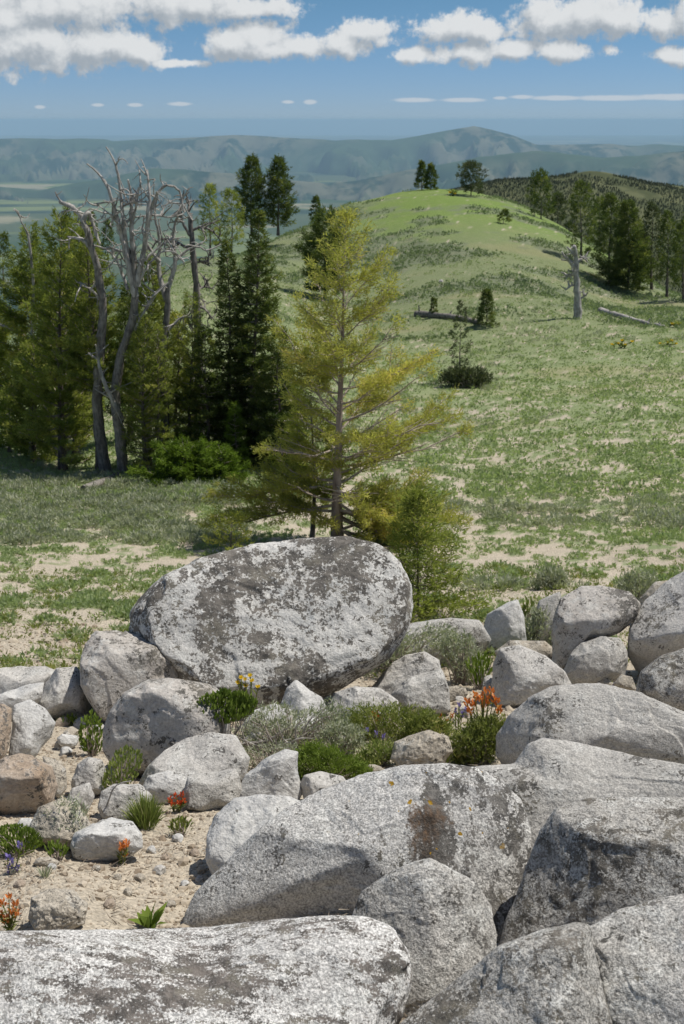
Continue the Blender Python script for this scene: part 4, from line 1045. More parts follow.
snag('grey dead trunk slanting across behind the upright dead stem', (203, 452), 0,
     [([(166, 310), (158, 296), (152, 280)], 2.4, 1.2), ([(176, 335), (186, 322), (190, 308)], 1.4, .6)],
     ([(203, 450), (192, 385), (184, 352), (172, 325), (160, 290), (154, 275)], 5, 2.2), mat='greywood', extra_twigs=3, seed=14)
snag('thin dead stem at the left edge poking up through the foliage', (30, 455), 0, [([(28, 235), (22, 222), (18, 211)], .9, .4)], ([(30, 453), (32, 350), (34, 270), (28, 235)], 2, .9), extra_twigs=3, seed=15)
snag('bare grey branch arching in from the left edge', (-8, 450), 0, [([(0, 324), (14, 330), (26, 342), (38, 358)], 1.3, .5), ([(-6, 390), (4, 384), (6, 400)], 1.2, .6)], ([(-8, 448), (-8, 390), (-8, 320)], 3, 1.5), extra_twigs=1, seed=16)
snag('pale snag with stubby broken limbs standing alone on the right meadow', (577, 319), 0,
     [([(576, 268), (570, 262), (564, 256), (562, 252)], 2.0, .7), ([(577, 272), (568, 276), (561, 272)], 1.8, .6), ([(578, 262), (584, 256), (588, 262)], 1.5, .5), ([(577, 284), (571, 286), (565, 290)], 1.2, .5), ([(575, 256), (571, 250), (567, 247)], 1.6, .6),
      ([(578, 300), (584, 297), (588, 292)], 1.2, .5)],
     ([(577, 319), (578, 300), (576, 275), (577, 258), (574, 246)], 3.8, 1.5), extra_twigs=5, seed=17, tw=8)

def log(label, a, b, r, stubs, seed, mat='greywood', lift=.6):
    rng = np.random.default_rng(seed)
    A, B = G(*a), G(*b); mpp = np.linalg.norm(A) / FPX; up = np.array((0, 0, r * mpp * lift))
    root = thing('fallen_log', label, 'log', A)
    pts = [A + up]
    for k in (.25, .5, .75): q = A * (1 - k) + B * k; pts.append(np.array((q[0], q[1], gz(q[0], q[1]))) + up + rng.normal(0, .15, 3) * r * mpp)
    pts.append(B + up)
    P = smooth_path(pts, 14)
    mb = MB(); tube(mb, P, np.linspace(r, r * .55, 14) * mpp, 9, rough=.15, rng=rng); mb.obj('trunk', M[mat], root, smooth=True)
    for f, dx_, dz in stubs:
        q = P[int(f * 13)]; mb = MB(); e = q + np.array((dx_, rng.normal(0, 2), dz)) * mpp
        tube(mb, np.array([q, (q + e) / 2 + rng.normal(0, .5, 3) * mpp, e]), np.array((1.1, .8, .5)) * mpp, 5); mb.obj('branch_stub', M[mat], root, smooth=True)
log('dark grey fallen log with upright broken stubs, left of the small dark fir', (416, 316), (478, 325), 3.4, [(.12, -2, 9), (.3, 1, 6), (.6, 3, 5), (.85, -3, 7)], 1)
log('pale fallen log pointing toward the right edge beyond the snag', (600, 313), (650, 327), 3.0, [(.1, -4, 2), (.95, 3, 4)], 2, 'deadwood')
log('dark weathered log lying on the shadowed ground under the left thicket', (84, 492), (146, 462), 4.0, [(.8, 3, 8), (.95, 5, 6), (.5, -2, 5)], 3)
log('short pale broken wood piece at the far right of the meadow', (655, 327), (664, 328), 2.0, [(.5, 0, 3)], 4, 'deadwood')

# --- trees further off
F_ = dict(style='pine', dense=1.2, f0=.05)
def far(label, px, b, t, w, seed, nd='n_dark', y=None, **k):
    d = dict(F_); d.update(k)
    if y is not None:
        u, _ = pix(px, b); d['ground_pt'] = (u * y, y, pix(px, b)[1] * y)
    return conifer(label, px, b, t, w, seed, needles=nd, **d)
far('left one of the tall dark pair of conifers on the skyline left of the hilltop', 252, 232, 161, [(0, 12), (.3, 16), (.7, 13), (1, 4)], 41, y=88, n=110, dense=1.8)
far('right one of the tall dark pair of conifers on the skyline, slightly wider', 278, 232, 162, [(0, 15), (.3, 17), (.7, 13), (1, 4)], 42, y=88, n=110, dense=1.8)
far('slim mid green pine left of the skyline pair behind dead limbs', 210, 252, 188, [(0, 8), (.4, 14), (.8, 9), (1, 3)], 43, 'n_mid', y=74, n=50)
far('bushy mid green pine just left of the skyline pair', 231, 248, 194, [(0, 10), (.4, 14), (.8, 11), (1, 4)], 44, 'n_mid', y=76, n=50)
far('tiny pointed fir on the left shoulder of the grassy hill', 316, 217, 197, [(0, 6), (.5, 5), (1, 1)], 45, style='spruce', n=24, name='fir_tree')
far('round dark pine partly hidden behind the tip of the yellowish pine', 325, 300, 218, [(0, 22), (.3, 30), (.6, 26), (1, 10)], 46, 'n_dark', n=70)
far('left and taller of the two little dark firs on the hilltop', 422, 190, 162, [(0, 7), (.4, 6), (1, 1)], 47, style='spruce', n=34, name='fir_tree')
far('right and shorter of the two little dark firs on the hilltop', 431, 190, 165, [(0, 7), (.4, 6), (1, 1)], 48, style='spruce', n=34, name='fir_tree')
far('round headed pine alone on the hilltop right of the two little firs', 471, 196, 166, [(0, 12), (.4, 15), (.8, 9), (1, 3)], 49, 'n_grey', n=44)
far('loose crowned pine on the right shoulder of the hill, left of a paler one', 541, 219, 175, [(0, 10), (.4, 15), (.8, 10), (1, 4)], 50, 'n_dark', n=46)
far('paler shorter pine beside the loose crowned one on the hill shoulder', 558, 222, 196, [(0, 9), (.5, 9), (1, 3)], 51, 'n_grey', n=34)
far('small leaning shrubby pine on the bare upper slope', 503, 224, 212, [(0, 6), (.6, 5), (1, 2)], 52, n=16, lean=2)
far('dark pine whose grey trunk leans, just above the pale snag', 581, 262, 186, [(0, 9), (.3, 15), (.7, 15), (1, 5)], 53, n=60, dense=1.3)
far('tall dark conifer at the left of the right-hand grove', 610, 284, 196, [(0, 15), (.4, 18), (.8, 10), (1, 2)], 54, n=70, style='spruce', name='spruce_tree')
far('massive black-green conifer in the middle of the right-hand grove', 627, 292, 204, [(0, 24), (.3, 24), (.7, 14), (1, 3)], 55, n=90, style='spruce', name='spruce_tree', dense=1.4)
far('grey-green pine in the right-hand grove in front of darker ones', 652, 290, 207, [(0, 12), (.4, 15), (.8, 10), (1, 4)], 56, 'n_grey', n=60)
far('dark narrow conifer with visible trunk near the right edge', 667, 298, 214, [(.15, 6), (.4, 12), (.8, 8), (1, 2)], 57, n=60, f0=.16, trunk_px=3)
far('dark conifer cut by the right edge of the grove', 684, 302, 224, [(.1, 10), (.4, 16), (.8, 10), (1, 3)], 58, n=60, f0=.12, trunk_px=3)
far('short conifer behind the grove between the black-green and grey-green trees', 640, 286, 232, [(0, 14), (.5, 12), (1, 3)], 59, n=44, style='spruce', name='spruce_tree')
far('dark conifer far back above the grove, right of the leaning-trunk pine', 600, 250, 200, [(0, 10), (.5, 10), (1, 3)], 60, n=40, y=98)
far('pointed dark conifer just outside the thick of the right-hand grove', 690, 292, 206, [(0, 12), (.5, 12), (1, 3)], 63, n=44, y=82)
far('small dark bushy fir beside the dark fallen log on the meadow', 487, 327, 291, [(0, 13), (.4, 8), (1, 2)], 61, style='spruce', n=44, name='fir_sapling', dense=1.5)
far('sparse thin young pine behind the right branches of the yellowish pine', 461, 384, 303, [(0, 12), (.3, 12), (.7, 8), (1, 2)], 62, 'n_grey', n=34, f0=.1, trunk_px=2.2)
far('tiny dark fir seedling at the stub end of the fallen log', 434, 318, 298, [(0, 4), (.5, 3), (1, 1)], 64, style='spruce', n=16, name='fir_sapling')
far('dark conifer peeking from the slope below the left frame edge', 4, 290, 236, [(0, 12), (.5, 12), (1, 3)], 65, y=62, n=40)
far('conifer in the far left row below the valley view', 92, 262, 214, [(0, 8), (.5, 8), (1, 2)], 66, y=74, n=34)
far('second conifer of the far left row, shorter', 108, 262, 222, [(0, 8), (.5, 7), (1, 2)], 67, y=76, n=34)

# ------------------------------------------------------------------ small plants
def sample_px(poly, n, rng):
    """n random pixels inside a polygon"""
    poly = np.asarray(poly, float); lo, hi = poly.min(0), poly.max(0); out = []
    while len(out) < n:
        p = rng.uniform(lo, hi, (n * 3, 2)); x, y = p[:, 0], p[:, 1]; ins = np.zeros(len(p), bool); j = len(poly) - 1
        for i in range(len(poly)):
            xi, yi = poly[i]; xj, yj = poly[j]
            ins ^= ((yi > y) != (yj > y)) & (x < (xj - xi) * (y - yi) / (yj - yi + 1e-9) + xi); j = i
        out += list(p[ins])
    return np.array(out[:n])

def bush(label, poly, seed, mat, cat='shrub', name='shrub', kind='tuft', n=260, leaf=5.0, wid=1.0, depth=.5, K=9, stems=8, stem_mat='twig', group=None, dist=None, up=.8, foot=None):
    """low plant whose mass fills the outline `poly` as seen from the camera: stems from the root, leaves through a real volume"""
    rng = np.random.default_rng(seed); poly = np.asarray(poly, float)
    bx, by = (poly[:, 0].mean(), poly[:, 1].max()) if foot is None else foot
    g = G(bx, by) if dist is None else at(bx, by, dist)
    mpp = np.linalg.norm(g) / FPX
    root = thing(name, label, cat, g, group)
    p = sample_px(poly, n, rng)
    w = poly[:, 0].max() - poly[:, 0].min()
    c = poly.mean(0)
    rr = 1 - np.clip(np.hypot((p[:, 0] - c[0]) / (w / 2), (p[:, 1] - c[1]) / ((poly[:, 1].max() - poly[:, 1].min()) / 2)), 0, 1)
    y = g[1] + rng.uniform(-.5, .9, n) * depth * w * mpp * np.sqrt(rr + .1) + (by - p[:, 1]) * mpp * .25
    u, t = pix(p[:, 0], p[:, 1])
    P = np.stack([u * y, y, t * y], 1)
    out = P - (g - (0, 0, w * mpp * .15)); out /= np.linalg.norm(out, axis=1)[:, None] + 1e-9
    out[:, 2] += up
    fol = MB()
    if kind == 'tuft': tufts(fol, P, out, leaf * mpp, K, wid * mpp, rng, spread=1.1, jit=.45)
    else: 
        base = P * .45 + g * .55; base[:, 2] = np.minimum(base[:, 2], P[:, 2]) - .2 * leaf * mpp
        blades(fol, P if kind == 'leaf' else base, out + rng.normal(0, .25, (n, 3)), leaf * mpp * rng.uniform(.7, 1.2, n), wid * mpp, rng, bend=.2)
    fol.obj('foliage', M[mat], root)
    if stems:
        st = MB(); k = rng.integers(0, n, stems * 3)
        for q in P[k]:
            m_ = g * .5 + q * .5 + rng.normal(0, .06, 3) * w * mpp
            s0 = g + np.array((rng.normal(0, .12) * w * mpp, 0, -.02)); tube(st, smooth_path([s0, m_, q], 5), np.linspace(.7, .3, 5) * mpp, 4)
        st.obj('stems', M[stem_mat], root)
    return root

def E(cx, cy, rx, ry, n=12, seed=0):
    r = random.Random(seed or int(cx * 7 + cy)); return [(cx + rx * r.uniform(.8, 1.1) * math.cos(a), cy + ry * r.uniform(.8, 1.1) * math.sin(a)) for a in [i * 2 * math.pi / n for i in range(n)]]

bush('grey-green sagebrush sprawling at the right foot of the largest boulder', [(338, 680), (342, 665), (365, 650), (385, 640), (410, 635), (430, 626), (455, 630), (466, 645), (455, 655), (430, 652), (400, 656), (375, 672), (360, 688)], 1, 'l_sage', n=620, leaf=5.5, wid=1.5, K=8, foot=(395, 672), stems=14)
bush('grey sagebrush right half, thinner and twiggy beside the white pyramid rock', [(440, 640), (456, 632), (474, 640), (482, 655), (484, 672), (470, 684), (452, 676), (444, 662)], 2, 'l_sage', n=260, leaf=5, wid=1.3, K=7, foot=(462, 685), stems=12)
bush('bright green broad-leaved herb under the sagebrush right end', [(466, 665), (482, 655), (492, 662), (490, 685), (474, 688)], 3, 'l_mat', kind='leaf', n=130, leaf=8, wid=2.6, foot=(480, 690), cat='herb', name='herb')
bush('dense bright green cushion plant on the egg-shaped boulder shoulder', [(180, 725), (186, 712), (200, 700), (222, 692), (245, 695), (258, 704), (252, 716), (236, 722), (215, 728), (200, 735), (184, 735)], 4, 'l_mat', kind='leaf', n=1900, leaf=5.5, wid=2.8, depth=.22, foot=(220, 780), cat='cushion plant', name='cushion_plant', dist=None, stems=10)
bush('blue-green shrub with bare grey twigs in the middle of the boulders', [(232, 740), (240, 722), (260, 708), (285, 704), (300, 712), (330, 700), (345, 712), (352, 728), (330, 742), (300, 745), (265, 752), (240, 756)], 5, 'l_sage', n=430, leaf=5, wid=1.4, K=8, foot=(285, 754), stems=40, depth=.35)
bush('olive green herb mat reaching from the shrub to the red flower', [(340, 722), (352, 708), (380, 706), (410, 708), (432, 714), (425, 728), (400, 738), (372, 744), (350, 742)], 6, 'l_olive', n=520, leaf=6, wid=1.3, K=8, foot=(385, 742), cat='herb', name='herb')
bush('vivid green moss-like cushion below the bare twigs', [(294, 768), (298, 752), (312, 744), (335, 750), (355, 760), (372, 770), (365, 778), (335, 774), (312, 778), (300, 782)], 7, 'l_mat', n=620, leaf=5.5, wid=1.1, K=10, foot=(330, 782), cat='cushion plant', name='cushion_plant')
bush('green stems under the orange paintbrush flowers', [(444, 754), (452, 738), (468, 726), (485, 718), (503, 720), (512, 730), (502, 744), (490, 760), (450, 766)], 8, 'l_olive', n=560, leaf=7, wid=1.5, K=8, foot=(478, 766), cat='herb', name='herb')
bush('low olive tuft left of the orange paintbrush clump', [(428, 758), (435, 742), (450, 738), (458, 752), (452, 766), (434, 766)], 9, 'l_grass', kind='blade', n=150, leaf=14, wid=1.3, foot=(443, 768), cat='herb', name='herb')
bush('fine bright grass tuft fanning up beside the orange flowers at left', [(124, 822), (126, 800), (136, 788), (150, 785), (164, 796), (168, 812), (158, 826), (140, 830)], 10, 'l_grass', kind='blade', n=520, leaf=26, wid=.8, foot=(146, 830), cat='grass tuft', name='grass_tuft', stems=0)
bush('leafy yellow-green weed in front of the egg-shaped boulder', [(100, 790), (108, 768), (118, 752), (128, 748), (142, 756), (140, 775), (128, 788), (112, 800)], 11, 'l_grass', kind='leaf', n=420, leaf=5.5, wid=2.4, foot=(120, 800), cat='weed', name='weed')
bush('dark leafy weed in the gap under the squat boulder', [(78, 738), (82, 722), (92, 712), (100, 722), (103, 742), (98, 756), (84, 752)], 12, 'l_mat', kind='leaf', n=260, leaf=5.5, wid=2.4, foot=(92, 758), cat='weed', name='weed')
bush('green herb patch at the left edge above the purple flowers', [(-6, 838), (2, 828), (20, 826), (36, 832), (44, 845), (30, 854), (8, 856), (-6, 854)], 13, 'l_mat', kind='leaf', n=800, leaf=4.8, wid=2, foot=(18, 858), cat='herb', name='herb')
bush('greyish herb on the crumbly rock above the white rock', [(38, 838), (44, 815), (62, 800), (78, 800), (88, 812), (82, 826), (70, 838), (52, 846)], 14, 'l_sage', n=200, leaf=5, wid=1.2, K=6, foot=(62, 850), cat='herb', name='herb')
bush('small green sprig between the crumbly rock and the white rock', E(58, 852, 12, 9), 15, 'l_mat', kind='leaf', n=70, leaf=7, wid=2.4, foot=(58, 862), cat='herb', name='herb')
bush('little herb with tiny leaves on the dirt below the orange flowers', E(180, 828, 12, 9), 16, 'l_olive', kind='leaf', n=90, leaf=7, wid=2, foot=(180, 838), cat='herb', name='herb')
bush('dry pale grass wisp on the dirt left of the half-buried rock', E(45, 872, 10, 8), 17, 'l_sage', kind='blade', n=40, leaf=12, wid=1, foot=(45, 880), cat='grass tuft', name='grass_tuft', stems=0)
bush('green strap of grass by the long low rock at the left edge', E(4, 700, 14, 6), 18, 'l_mat', kind='blade', n=90, leaf=12, wid=1.6, foot=(4, 708), cat='grass tuft', name='grass_tuft', stems=0)
bush('rounded green sagebrush between the pyramid and domed boulder', [(524, 640), (526, 622), (534, 610), (548, 612), (554, 630), (552, 644), (534, 646)], 19, 'l_sage', n=240, leaf=6, wid=1.5, K=7, foot=(540, 648))
bush('dark twiggy sagebrush between the domed boulder and slanted boulder', [(618, 592), (622, 578), (638, 572), (656, 578), (660, 592), (646, 602), (628, 602)], 20, 'l_sage', n=220, leaf=6, wid=1.4, K=7, foot=(640, 606))
bush('soft grey-green bush standing on bare sand left of the domed boulder', E(552, 580, 14, 9), 21, 'l_sage', n=170, leaf=7, wid=1.6, K=7, foot=(552, 590))
bush('small yellow-green herb just left of the pyramid sagebrush gap', E(528, 612, 6, 12), 22, 'l_grass', kind='leaf', n=60, leaf=8, wid=2.4, foot=(528, 624), cat='herb', name='herb')
bush('flowering pale green herb behind the orange paintbrush', [(500, 690), (505, 676), (520, 680), (540, 684), (556, 682), (552, 692), (525, 696), (508, 700)], 23, 'l_grass', kind='blade', n=150, leaf=12, wid=1.2, foot=(528, 700), cat='herb', name='herb')
bush('tuft of moss at the seam under the wide pale slab', E(640, 760, 16, 4), 24, 'l_mat', n=70, leaf=5, wid=1.2, K=8, foot=(640, 772), cat='moss', name='moss', dist=None, stems=0)
bush('yellow-green herb tips above the left gravel', E(87, 706, 8, 5), 25, 'l_grass', n=40, leaf=5, wid=1.3, K=7, foot=(87, 712), cat='herb', name='herb')
bush('green sprig among gravel right of the angular rock', E(68, 722, 10, 4), 26, 'l_mat', n=50, leaf=5, wid=1.3, K=7, foot=(68, 727), cat='herb', name='herb')
bush('low green herb by the knobbly rock', E(365, 762, 16, 6), 27, 'l_olive', n=110, leaf=5.5, wid=1.3, K=7, foot=(365, 770), cat='herb', name='herb')
bush('thin twiggy brown bush at the sagebrush root', E(468, 672, 14, 8), 28, 'l_sage', n=60, leaf=4, wid=1, K=5, foot=(468, 682), stems=16)
bush('rounded dark shrub at the foot of the sparse thin young pine', E(466, 378, 25, 9), 29, 'n_grey', n=420, leaf=5, wid=1.2, K=9, foot=(466, 388))

bush('low olive herbs filling the gap between the red flower and the lilac blossoms', [(400, 742), (410, 722), (432, 714), (446, 722), (450, 734), (430, 732), (412, 738)], 30, 'l_olive', n=300, leaf=5.5, wid=1.4, K=8, foot=(428, 742), cat='herb', name='herb')
bush('grey leafy shrub trailing right of the bare twigs toward the red flower', [(318, 746), (325, 728), (345, 722), (362, 730), (366, 746), (350, 754), (330, 754)], 31, 'l_sage', n=230, leaf=5, wid=1.5, K=8, foot=(342, 758), stems=16)
bush('dry grey-brown brush mat under the blue-green shrub', [(236, 762), (250, 746), (285, 742), (305, 748), (292, 762), (260, 770)], 32, 'l_sage', n=160, leaf=4.5, wid=1, K=6, foot=(268, 772), stems=26)
bush('greenery between the white dome and the knobbly rock below the olive mat', [(360, 756), (372, 744), (392, 742), (398, 756), (384, 764)], 33, 'l_grass', n=160, leaf=5, wid=1.3, K=8, foot=(380, 768), cat='herb', name='herb')
# dark green plant with large single leaves in front of the foreground slab
rngp = np.random.default_rng(5)
g = G(150, 930); mpp = np.linalg.norm(g) / FPX
root = thing('broadleaf_plant', 'small rosette of glossy dark green pointed leaves right behind the foreground slab', 'plant', g)
lm = MB()
for k in range(15):
    a = k * 2.4; el = rngp.uniform(.5, 1.25)
    d = np.array((math.cos(a) * math.cos(el), math.sin(a) * math.cos(el), math.sin(el)))
    mb = MB(); blades(mb, [g + d * 2 * mpp], [d], rngp.uniform(17, 27) * mpp, rngp.uniform(7, 9) * mpp, rngp, bend=.15, shade=np.array([rngp.uniform(.2, .9)]))
    mb.obj('leaf', M['l_mat'], root, smooth=True)

# flowers: stems, leaves and heads of separate bracts
def flowers(label, foot, heads, mat, seed, size=8, name='paintbrush_flower', cat='flower', leafmat='l_olive', leaves=14, petals=16, group=None, shape='spike', dist=None):
    rng = np.random.default_rng(seed)
    g = G(*foot) if dist is None else at(*foot, dist)
    mpp = np.linalg.norm(g) / FPX
    root = thing(name, label, cat, g, group)
    lf = MB()
    for (hx, hy) in heads:
        y = g[1] + rng.uniform(-.4, .4) * 10 * mpp
        h = at(hx, hy, y); st = MB()
        base = g + np.array((rng.normal(0, 2.5) * mpp, y - g[1], 0)) * (1, 0, 1)
        pth = smooth_path([base, (base + h) / 2 + rng.normal(0, 1.2, 3) * mpp, h], 6)
        tube(st, pth, .55 * mpp, 4, .5); st.obj('stem', M['l_olive'], root)
        hd = MB()
        if shape == 'spike':
            z = rng.uniform(-.5, .5, petals); a = rng.uniform(0, 6.28, petals); r_ = .16 * (1 - z)
            P = h + np.stack([np.cos(a) * r_, np.sin(a) * r_, z], 1) * size * mpp
            D = np.stack([np.cos(a) * .6, np.sin(a) * .6, np.ones(petals)], 1)
            blades(hd, P, D, size * .6 * mpp, size * .3 * mpp, rng, bend=.1)
        else:
            a = np.arange(9) * 2 * math.pi / 9
            D = np.stack([np.cos(a), np.sin(a) - .35, .6 + .3 * np.sin(a)], 1)
            blades(hd, np.repeat(h[None], 9, 0), D, size * .55 * mpp, size * .36 * mpp, rng, bend=.05)
        hd.obj('flower_head', M[mat], root)
        n_ = leaves // max(1, len(heads)) + 2
        k = rng.uniform(.1, .85, n_); P = np.stack([np.interp(k, np.linspace(0, 1, 6), pth[:, j]) for j in range(3)], 1)
        a = rng.uniform(0, 6.28, n_)
        blades(lf, P, np.stack([np.cos(a), np.sin(a), np.full(n_, .9)], 1), rng.uniform(5, 9, n_) * mpp, 1.5 * mpp, rng)
    lf.obj('leaves', M[leafmat], root)
    return root
flowers('clump of orange paintbrush flowers in front of the wide pale slab', (480, 762), [(467, 703), (473, 706), (475, 697), (481, 701), (485, 694), (488, 702), (491, 692), (494, 699), (497, 704), (470, 712), (484, 708), (499, 711)], 'orange', 1, 7.5, leaves=60)
flowers('single red flower above the olive herb mat', (376, 738), [(375, 716), (377, 720)], 'red', 2, 8)
flowers('small orange paintbrush at the lower right of the white rock', (125, 866), [(122, 848), (127, 846), (124, 853)], 'orange', 3, 8)
flowers('orange paintbrush stalks at the left edge near the foreground slab', (10, 934), [(3, 905), (9, 900), (16, 907), (0, 916), (12, 914), (-4, 912), (6, 920), (17, 914)], 'orange', 4, 8, leaves=50)
flowers('low row of red-orange flowers right of the bright grass tuft', (177, 812), [(170, 800), (176, 797), (182, 796), (184, 801), (173, 804), (179, 803)], 'red', 5, 5.5)
flowers('bunch of small yellow flowers under the largest boulder', (252, 727), [(238, 683), (245, 680), (250, 676), (252, 681), (258, 687), (246, 686), (241, 678)], 'yellow', 6, 6, name='yellow_flower', shape='daisy', leafmat='l_olive')
flowers('pale pink-orange blossom heads left of the orange clump', (448, 740), [(441, 718), (447, 722), (452, 716), (420, 724)], 'orange', 7, 5)
flowers('purple flowers at the left edge below the green herbs', (14, 874), [(8, 858), (12, 864), (20, 846), (10, 870), (18, 868)], 'purple', 8, 6, name='purple_flower')
flowers('purple flowers in the herb mat below the red flower', (380, 750), [(376, 735), (367, 732), (384, 738)], 'purple', 9, 5, name='purple_flower')
flowers('lilac blossoms between the orange clump and the folded rocks', (458, 730), [(456, 712), (462, 716), (450, 720), (466, 710), (459, 706)], 'purple', 10, 5, name='purple_flower')
flowers('purple flowers beside the egg-shaped pebble under the cube', (626, 694), [(629, 685), (615, 686), (632, 688)], 'purple', 11, 5, name='purple_flower')
flowers('purple flowers behind the orange paintbrush next to the slab', (512, 702), [(508, 697), (516, 694), (504, 692), (520, 699)], 'purple', 12, 5, name='purple_flower')
flowers('yellow balsam blooms far out on the right meadow', (622, 349), [(612, 345), (618, 344), (625, 345), (632, 342), (622, 341)], 'yellow', 13, 4.5, name='yellow_flower', shape='daisy')
flowers('second patch of yellow blooms near the right edge of the meadow', (668, 347), [(660, 344), (668, 343), (676, 344), (672, 341)], 'yellow', 14, 4, name='yellow_flower', shape='daisy')
flowers('orange-yellow blooms by the right edge below the grove', (676, 328), [(672, 324), (679, 325)], 'yellow', 15, 5, name='yellow_flower', shape='daisy')
flowers('yellow bloom on the very top of the grassy hill', (452, 196), [(450, 193), (455, 194)], 'yellow', 16, 4, name='yellow_flower', shape='daisy')

# bare dead twigs over the rocks
def twigs(label, foot, paths, seed):
    rng = np.random.default_rng(seed); g = G(*foot); mpp = np.linalg.norm(g) / FPX
    root = thing('dead_twigs', label, 'dead twigs', g)
    for pts in paths:
        y = g[1]; Q = []
        for a, b in pts: Q.append(at(a, b, y)); y += rng.normal(0, 1.5) * mpp
        P = smooth_path(Q, 9); mb = MB(); tube(mb, P, np.linspace(1.0, .5, 9) * mpp, 5); mb.obj('twig', M['deadwood'], root, smooth=True)
rngt = np.random.default_rng(9)
tw = []
for k in range(26):
    x0, y0 = rngt.uniform(248, 300), rngt.uniform(742, 758); a = rngt.uniform(math.pi * .75, math.pi * 2.0)
    L = rngt.uniform(18, 52); q = [(x0, y0)]
    for s_ in range(3): a += rngt.normal(0, .45); q.append((q[-1][0] + math.cos(a) * L / 3, q[-1][1] + math.sin(a) * L / 3 * .75))
    tw.append(q)
twigs('tangle of bare grey twigs lying over the rocks in the middle', (275, 757), tw, 1)
twigs('bleached forked twig standing up by the cushion plant', (212, 742), [[(212, 742), (213, 728), (216, 718)], [(213, 728), (208, 720)], [(200, 750), (197, 738), (192, 728)], [(216, 745), (214, 736), (209, 730)]], 2)
twigs('bent white twig beside the bright grass tuft', (102, 822), [[(102, 822), (106, 806), (112, 794), (112, 784), (120, 782), (131, 781)], [(104, 815), (100, 806)]], 3)

# ------------------------------------------------------------------ meadow ground cover
rng = np.random.default_rng(77)
def clumps(n, y0, y1, lo, hmin, hmax, K, wfac, seed_thr, udens=.40):
    y = np.exp(rng.uniform(math.log(y0), math.log(y1), n)); u = rng.uniform(-udens, udens, n); x = u * y
    c = cover(x, y); k = c > seed_thr + rng.uniform(-.35, .35, n)
    x, y = x[k], y[k]
    z = ground(x, y)
    h = rng.uniform(hmin, hmax, len(x)) * rng.uniform(.6, 1.3, len(x))
    return np.stack([x, y, z], 1), h
def emit(P, h, name, mat, K, wfac, per=1, rad=1.6):
    """low rounded clumps: short leaf tufts spread over a dome of radius rad*h"""
    N_ = len(P)
    a = rng.uniform(0, 6.283, (N_, per)); r_ = np.sqrt(rng.uniform(0, 1, (N_, per)))
    R_ = (h * rad)[:, None] * r_
    X_ = P[:, 0:1] + np.cos(a) * R_ * rng.uniform(.8, 1.3, (N_, 1)); Y_ = P[:, 1:2] + np.sin(a) * R_
    Z_ = ground(X_.ravel(), Y_.ravel()).reshape(N_, per) + (h[:, None] * .8 * (1 - r_ ** 2))
    D = np.stack([np.cos(a) * r_ * .9, np.sin(a) * r_ * .9, np.ones_like(a)], -1)
    mb = MB(); hh = np.repeat(h, per) * .62
    sh = np.clip(np.repeat(rng.uniform(0, 1, N_), per) * .7 + rng.uniform(0, .3, N_ * per), 0, 1)
    tufts(mb, np.stack([X_, Y_, Z_], -1).reshape(-1, 3), D.reshape(-1, 3), hh, K, hh * wfac, rng, spread=.8, shade=sh, jit=.25)
    mb.obj(name, M[mat], loc=(0, 0, 0), kind='stuff')
P, h = clumps(9000, 7.4, 22, 0, .035, .08, 6, .2, .36)
emit(P, h, 'meadow_herbs', 'l_meadow', 7, .42, per=11, rad=1.8)
P, h = clumps(13000, 20, 75, 0, .06, .12, 6, .3, .45)
emit(P, h, 'meadow_herbs', 'l_meadow', 5, .65, per=7, rad=2.6)
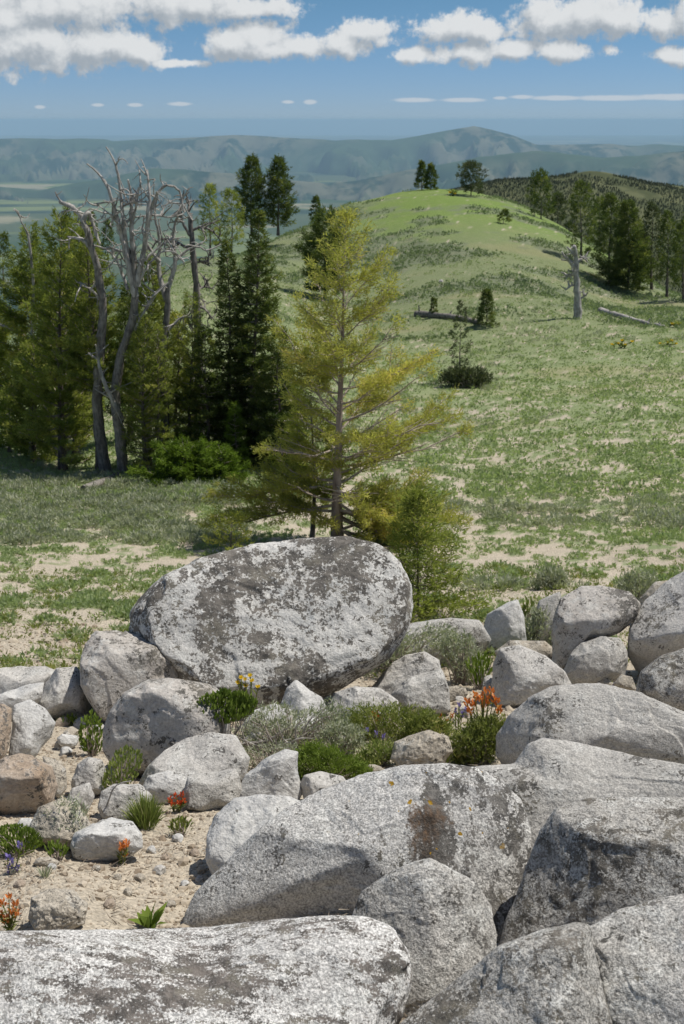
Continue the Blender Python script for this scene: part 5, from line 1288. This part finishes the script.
# low sagebrush: clumps on the near meadow and darker drifts on the hill side
x = []; 
n = 2600; y = np.exp(rng.uniform(math.log(11), math.log(60), n)); u = rng.uniform(-.40, .40, n)
d = fbm(np.stack([u * y, y], 1) * .22, 3, 123)
k = d > .13 + rng.uniform(-.12, .12, n) + np.interp(u, (-.3, .1), (-.05, .10)); x, y = (u * y)[k], y[k]
P = np.stack([x, y, ground(x, y)], 1); h = rng.uniform(.07, .16, len(x))
emit(P, h, 'sagebrush_cover', 'l_sage', 7, .3, per=22, rad=2.2)
n = 5200; y = rng.uniform(52, 118, n); u = rng.uniform(-.10, .34, n)
q = np.stack([u * y, y], 1); d = fbm(q * np.array((.12, .2)), 4, 61, .6)
k = d > .10 + rng.uniform(-.05, .05, n) + np.interp(y, (90, 106), (0, .25)); x, y = (u * y)[k], y[k]
P = np.stack([x, y, ground(x, y)], 1); h = rng.uniform(.12, .24, len(x))
emit(P, h, 'sagebrush_cover', 'l_sagefar', 5, .6, per=9, rad=2.6)
# brush on the ground in front of the left thicket
pts = [(rng.uniform(0, 240), rng.uniform(476, 545)) for _ in range(190)]
P = np.array([G(a, b) for a, b in pts]); h = rng.uniform(.07, .15, len(P))
emit(P, h, 'sagebrush_cover', 'l_sage', 8, .30, per=44, rad=2.4)
# sparse tufts on the sand just beyond the boulders
n = 900; y = rng.uniform(7.2, 13, n); u = rng.uniform(-.4, .4, n); x = u * y
P = np.stack([x, y, ground(x, y)], 1); h = rng.uniform(.03, .08, n)
emit(P, h, 'sand_herbs', 'l_olive', 6, .3, per=8, rad=1.7)

# ------------------------------------------------------------------ air
m, N = new_mat('air_haze')
pv = N.n('ShaderNodeVolumePrincipled')
pv.inputs['Color'].default_value = (.52, .80, 1.0, 1)
pv.inputs['Density'].default_value = 3.2e-5
pv.inputs['Anisotropy'].default_value = .0
N.n('ShaderNodeOutputMaterial', ins={1: pv.outputs[0]})
hx, hy0, hy1, hb, ht = 118000, -60, 77000, VAL - 400, 40.0
Vh = [(a, b, c) for c in (hb, ht) for b in (hy0, hy1) for a in (-hx, hx)]
mb = MB(); mb.add(Vh, [(0, 2, 3, 1), (4, 5, 7, 6), (0, 1, 5, 4), (2, 6, 7, 3), (0, 4, 6, 2), (1, 3, 7, 5)], 0)
mb.obj('haze', m, loc=(0, 0, 0), kind='stuff')
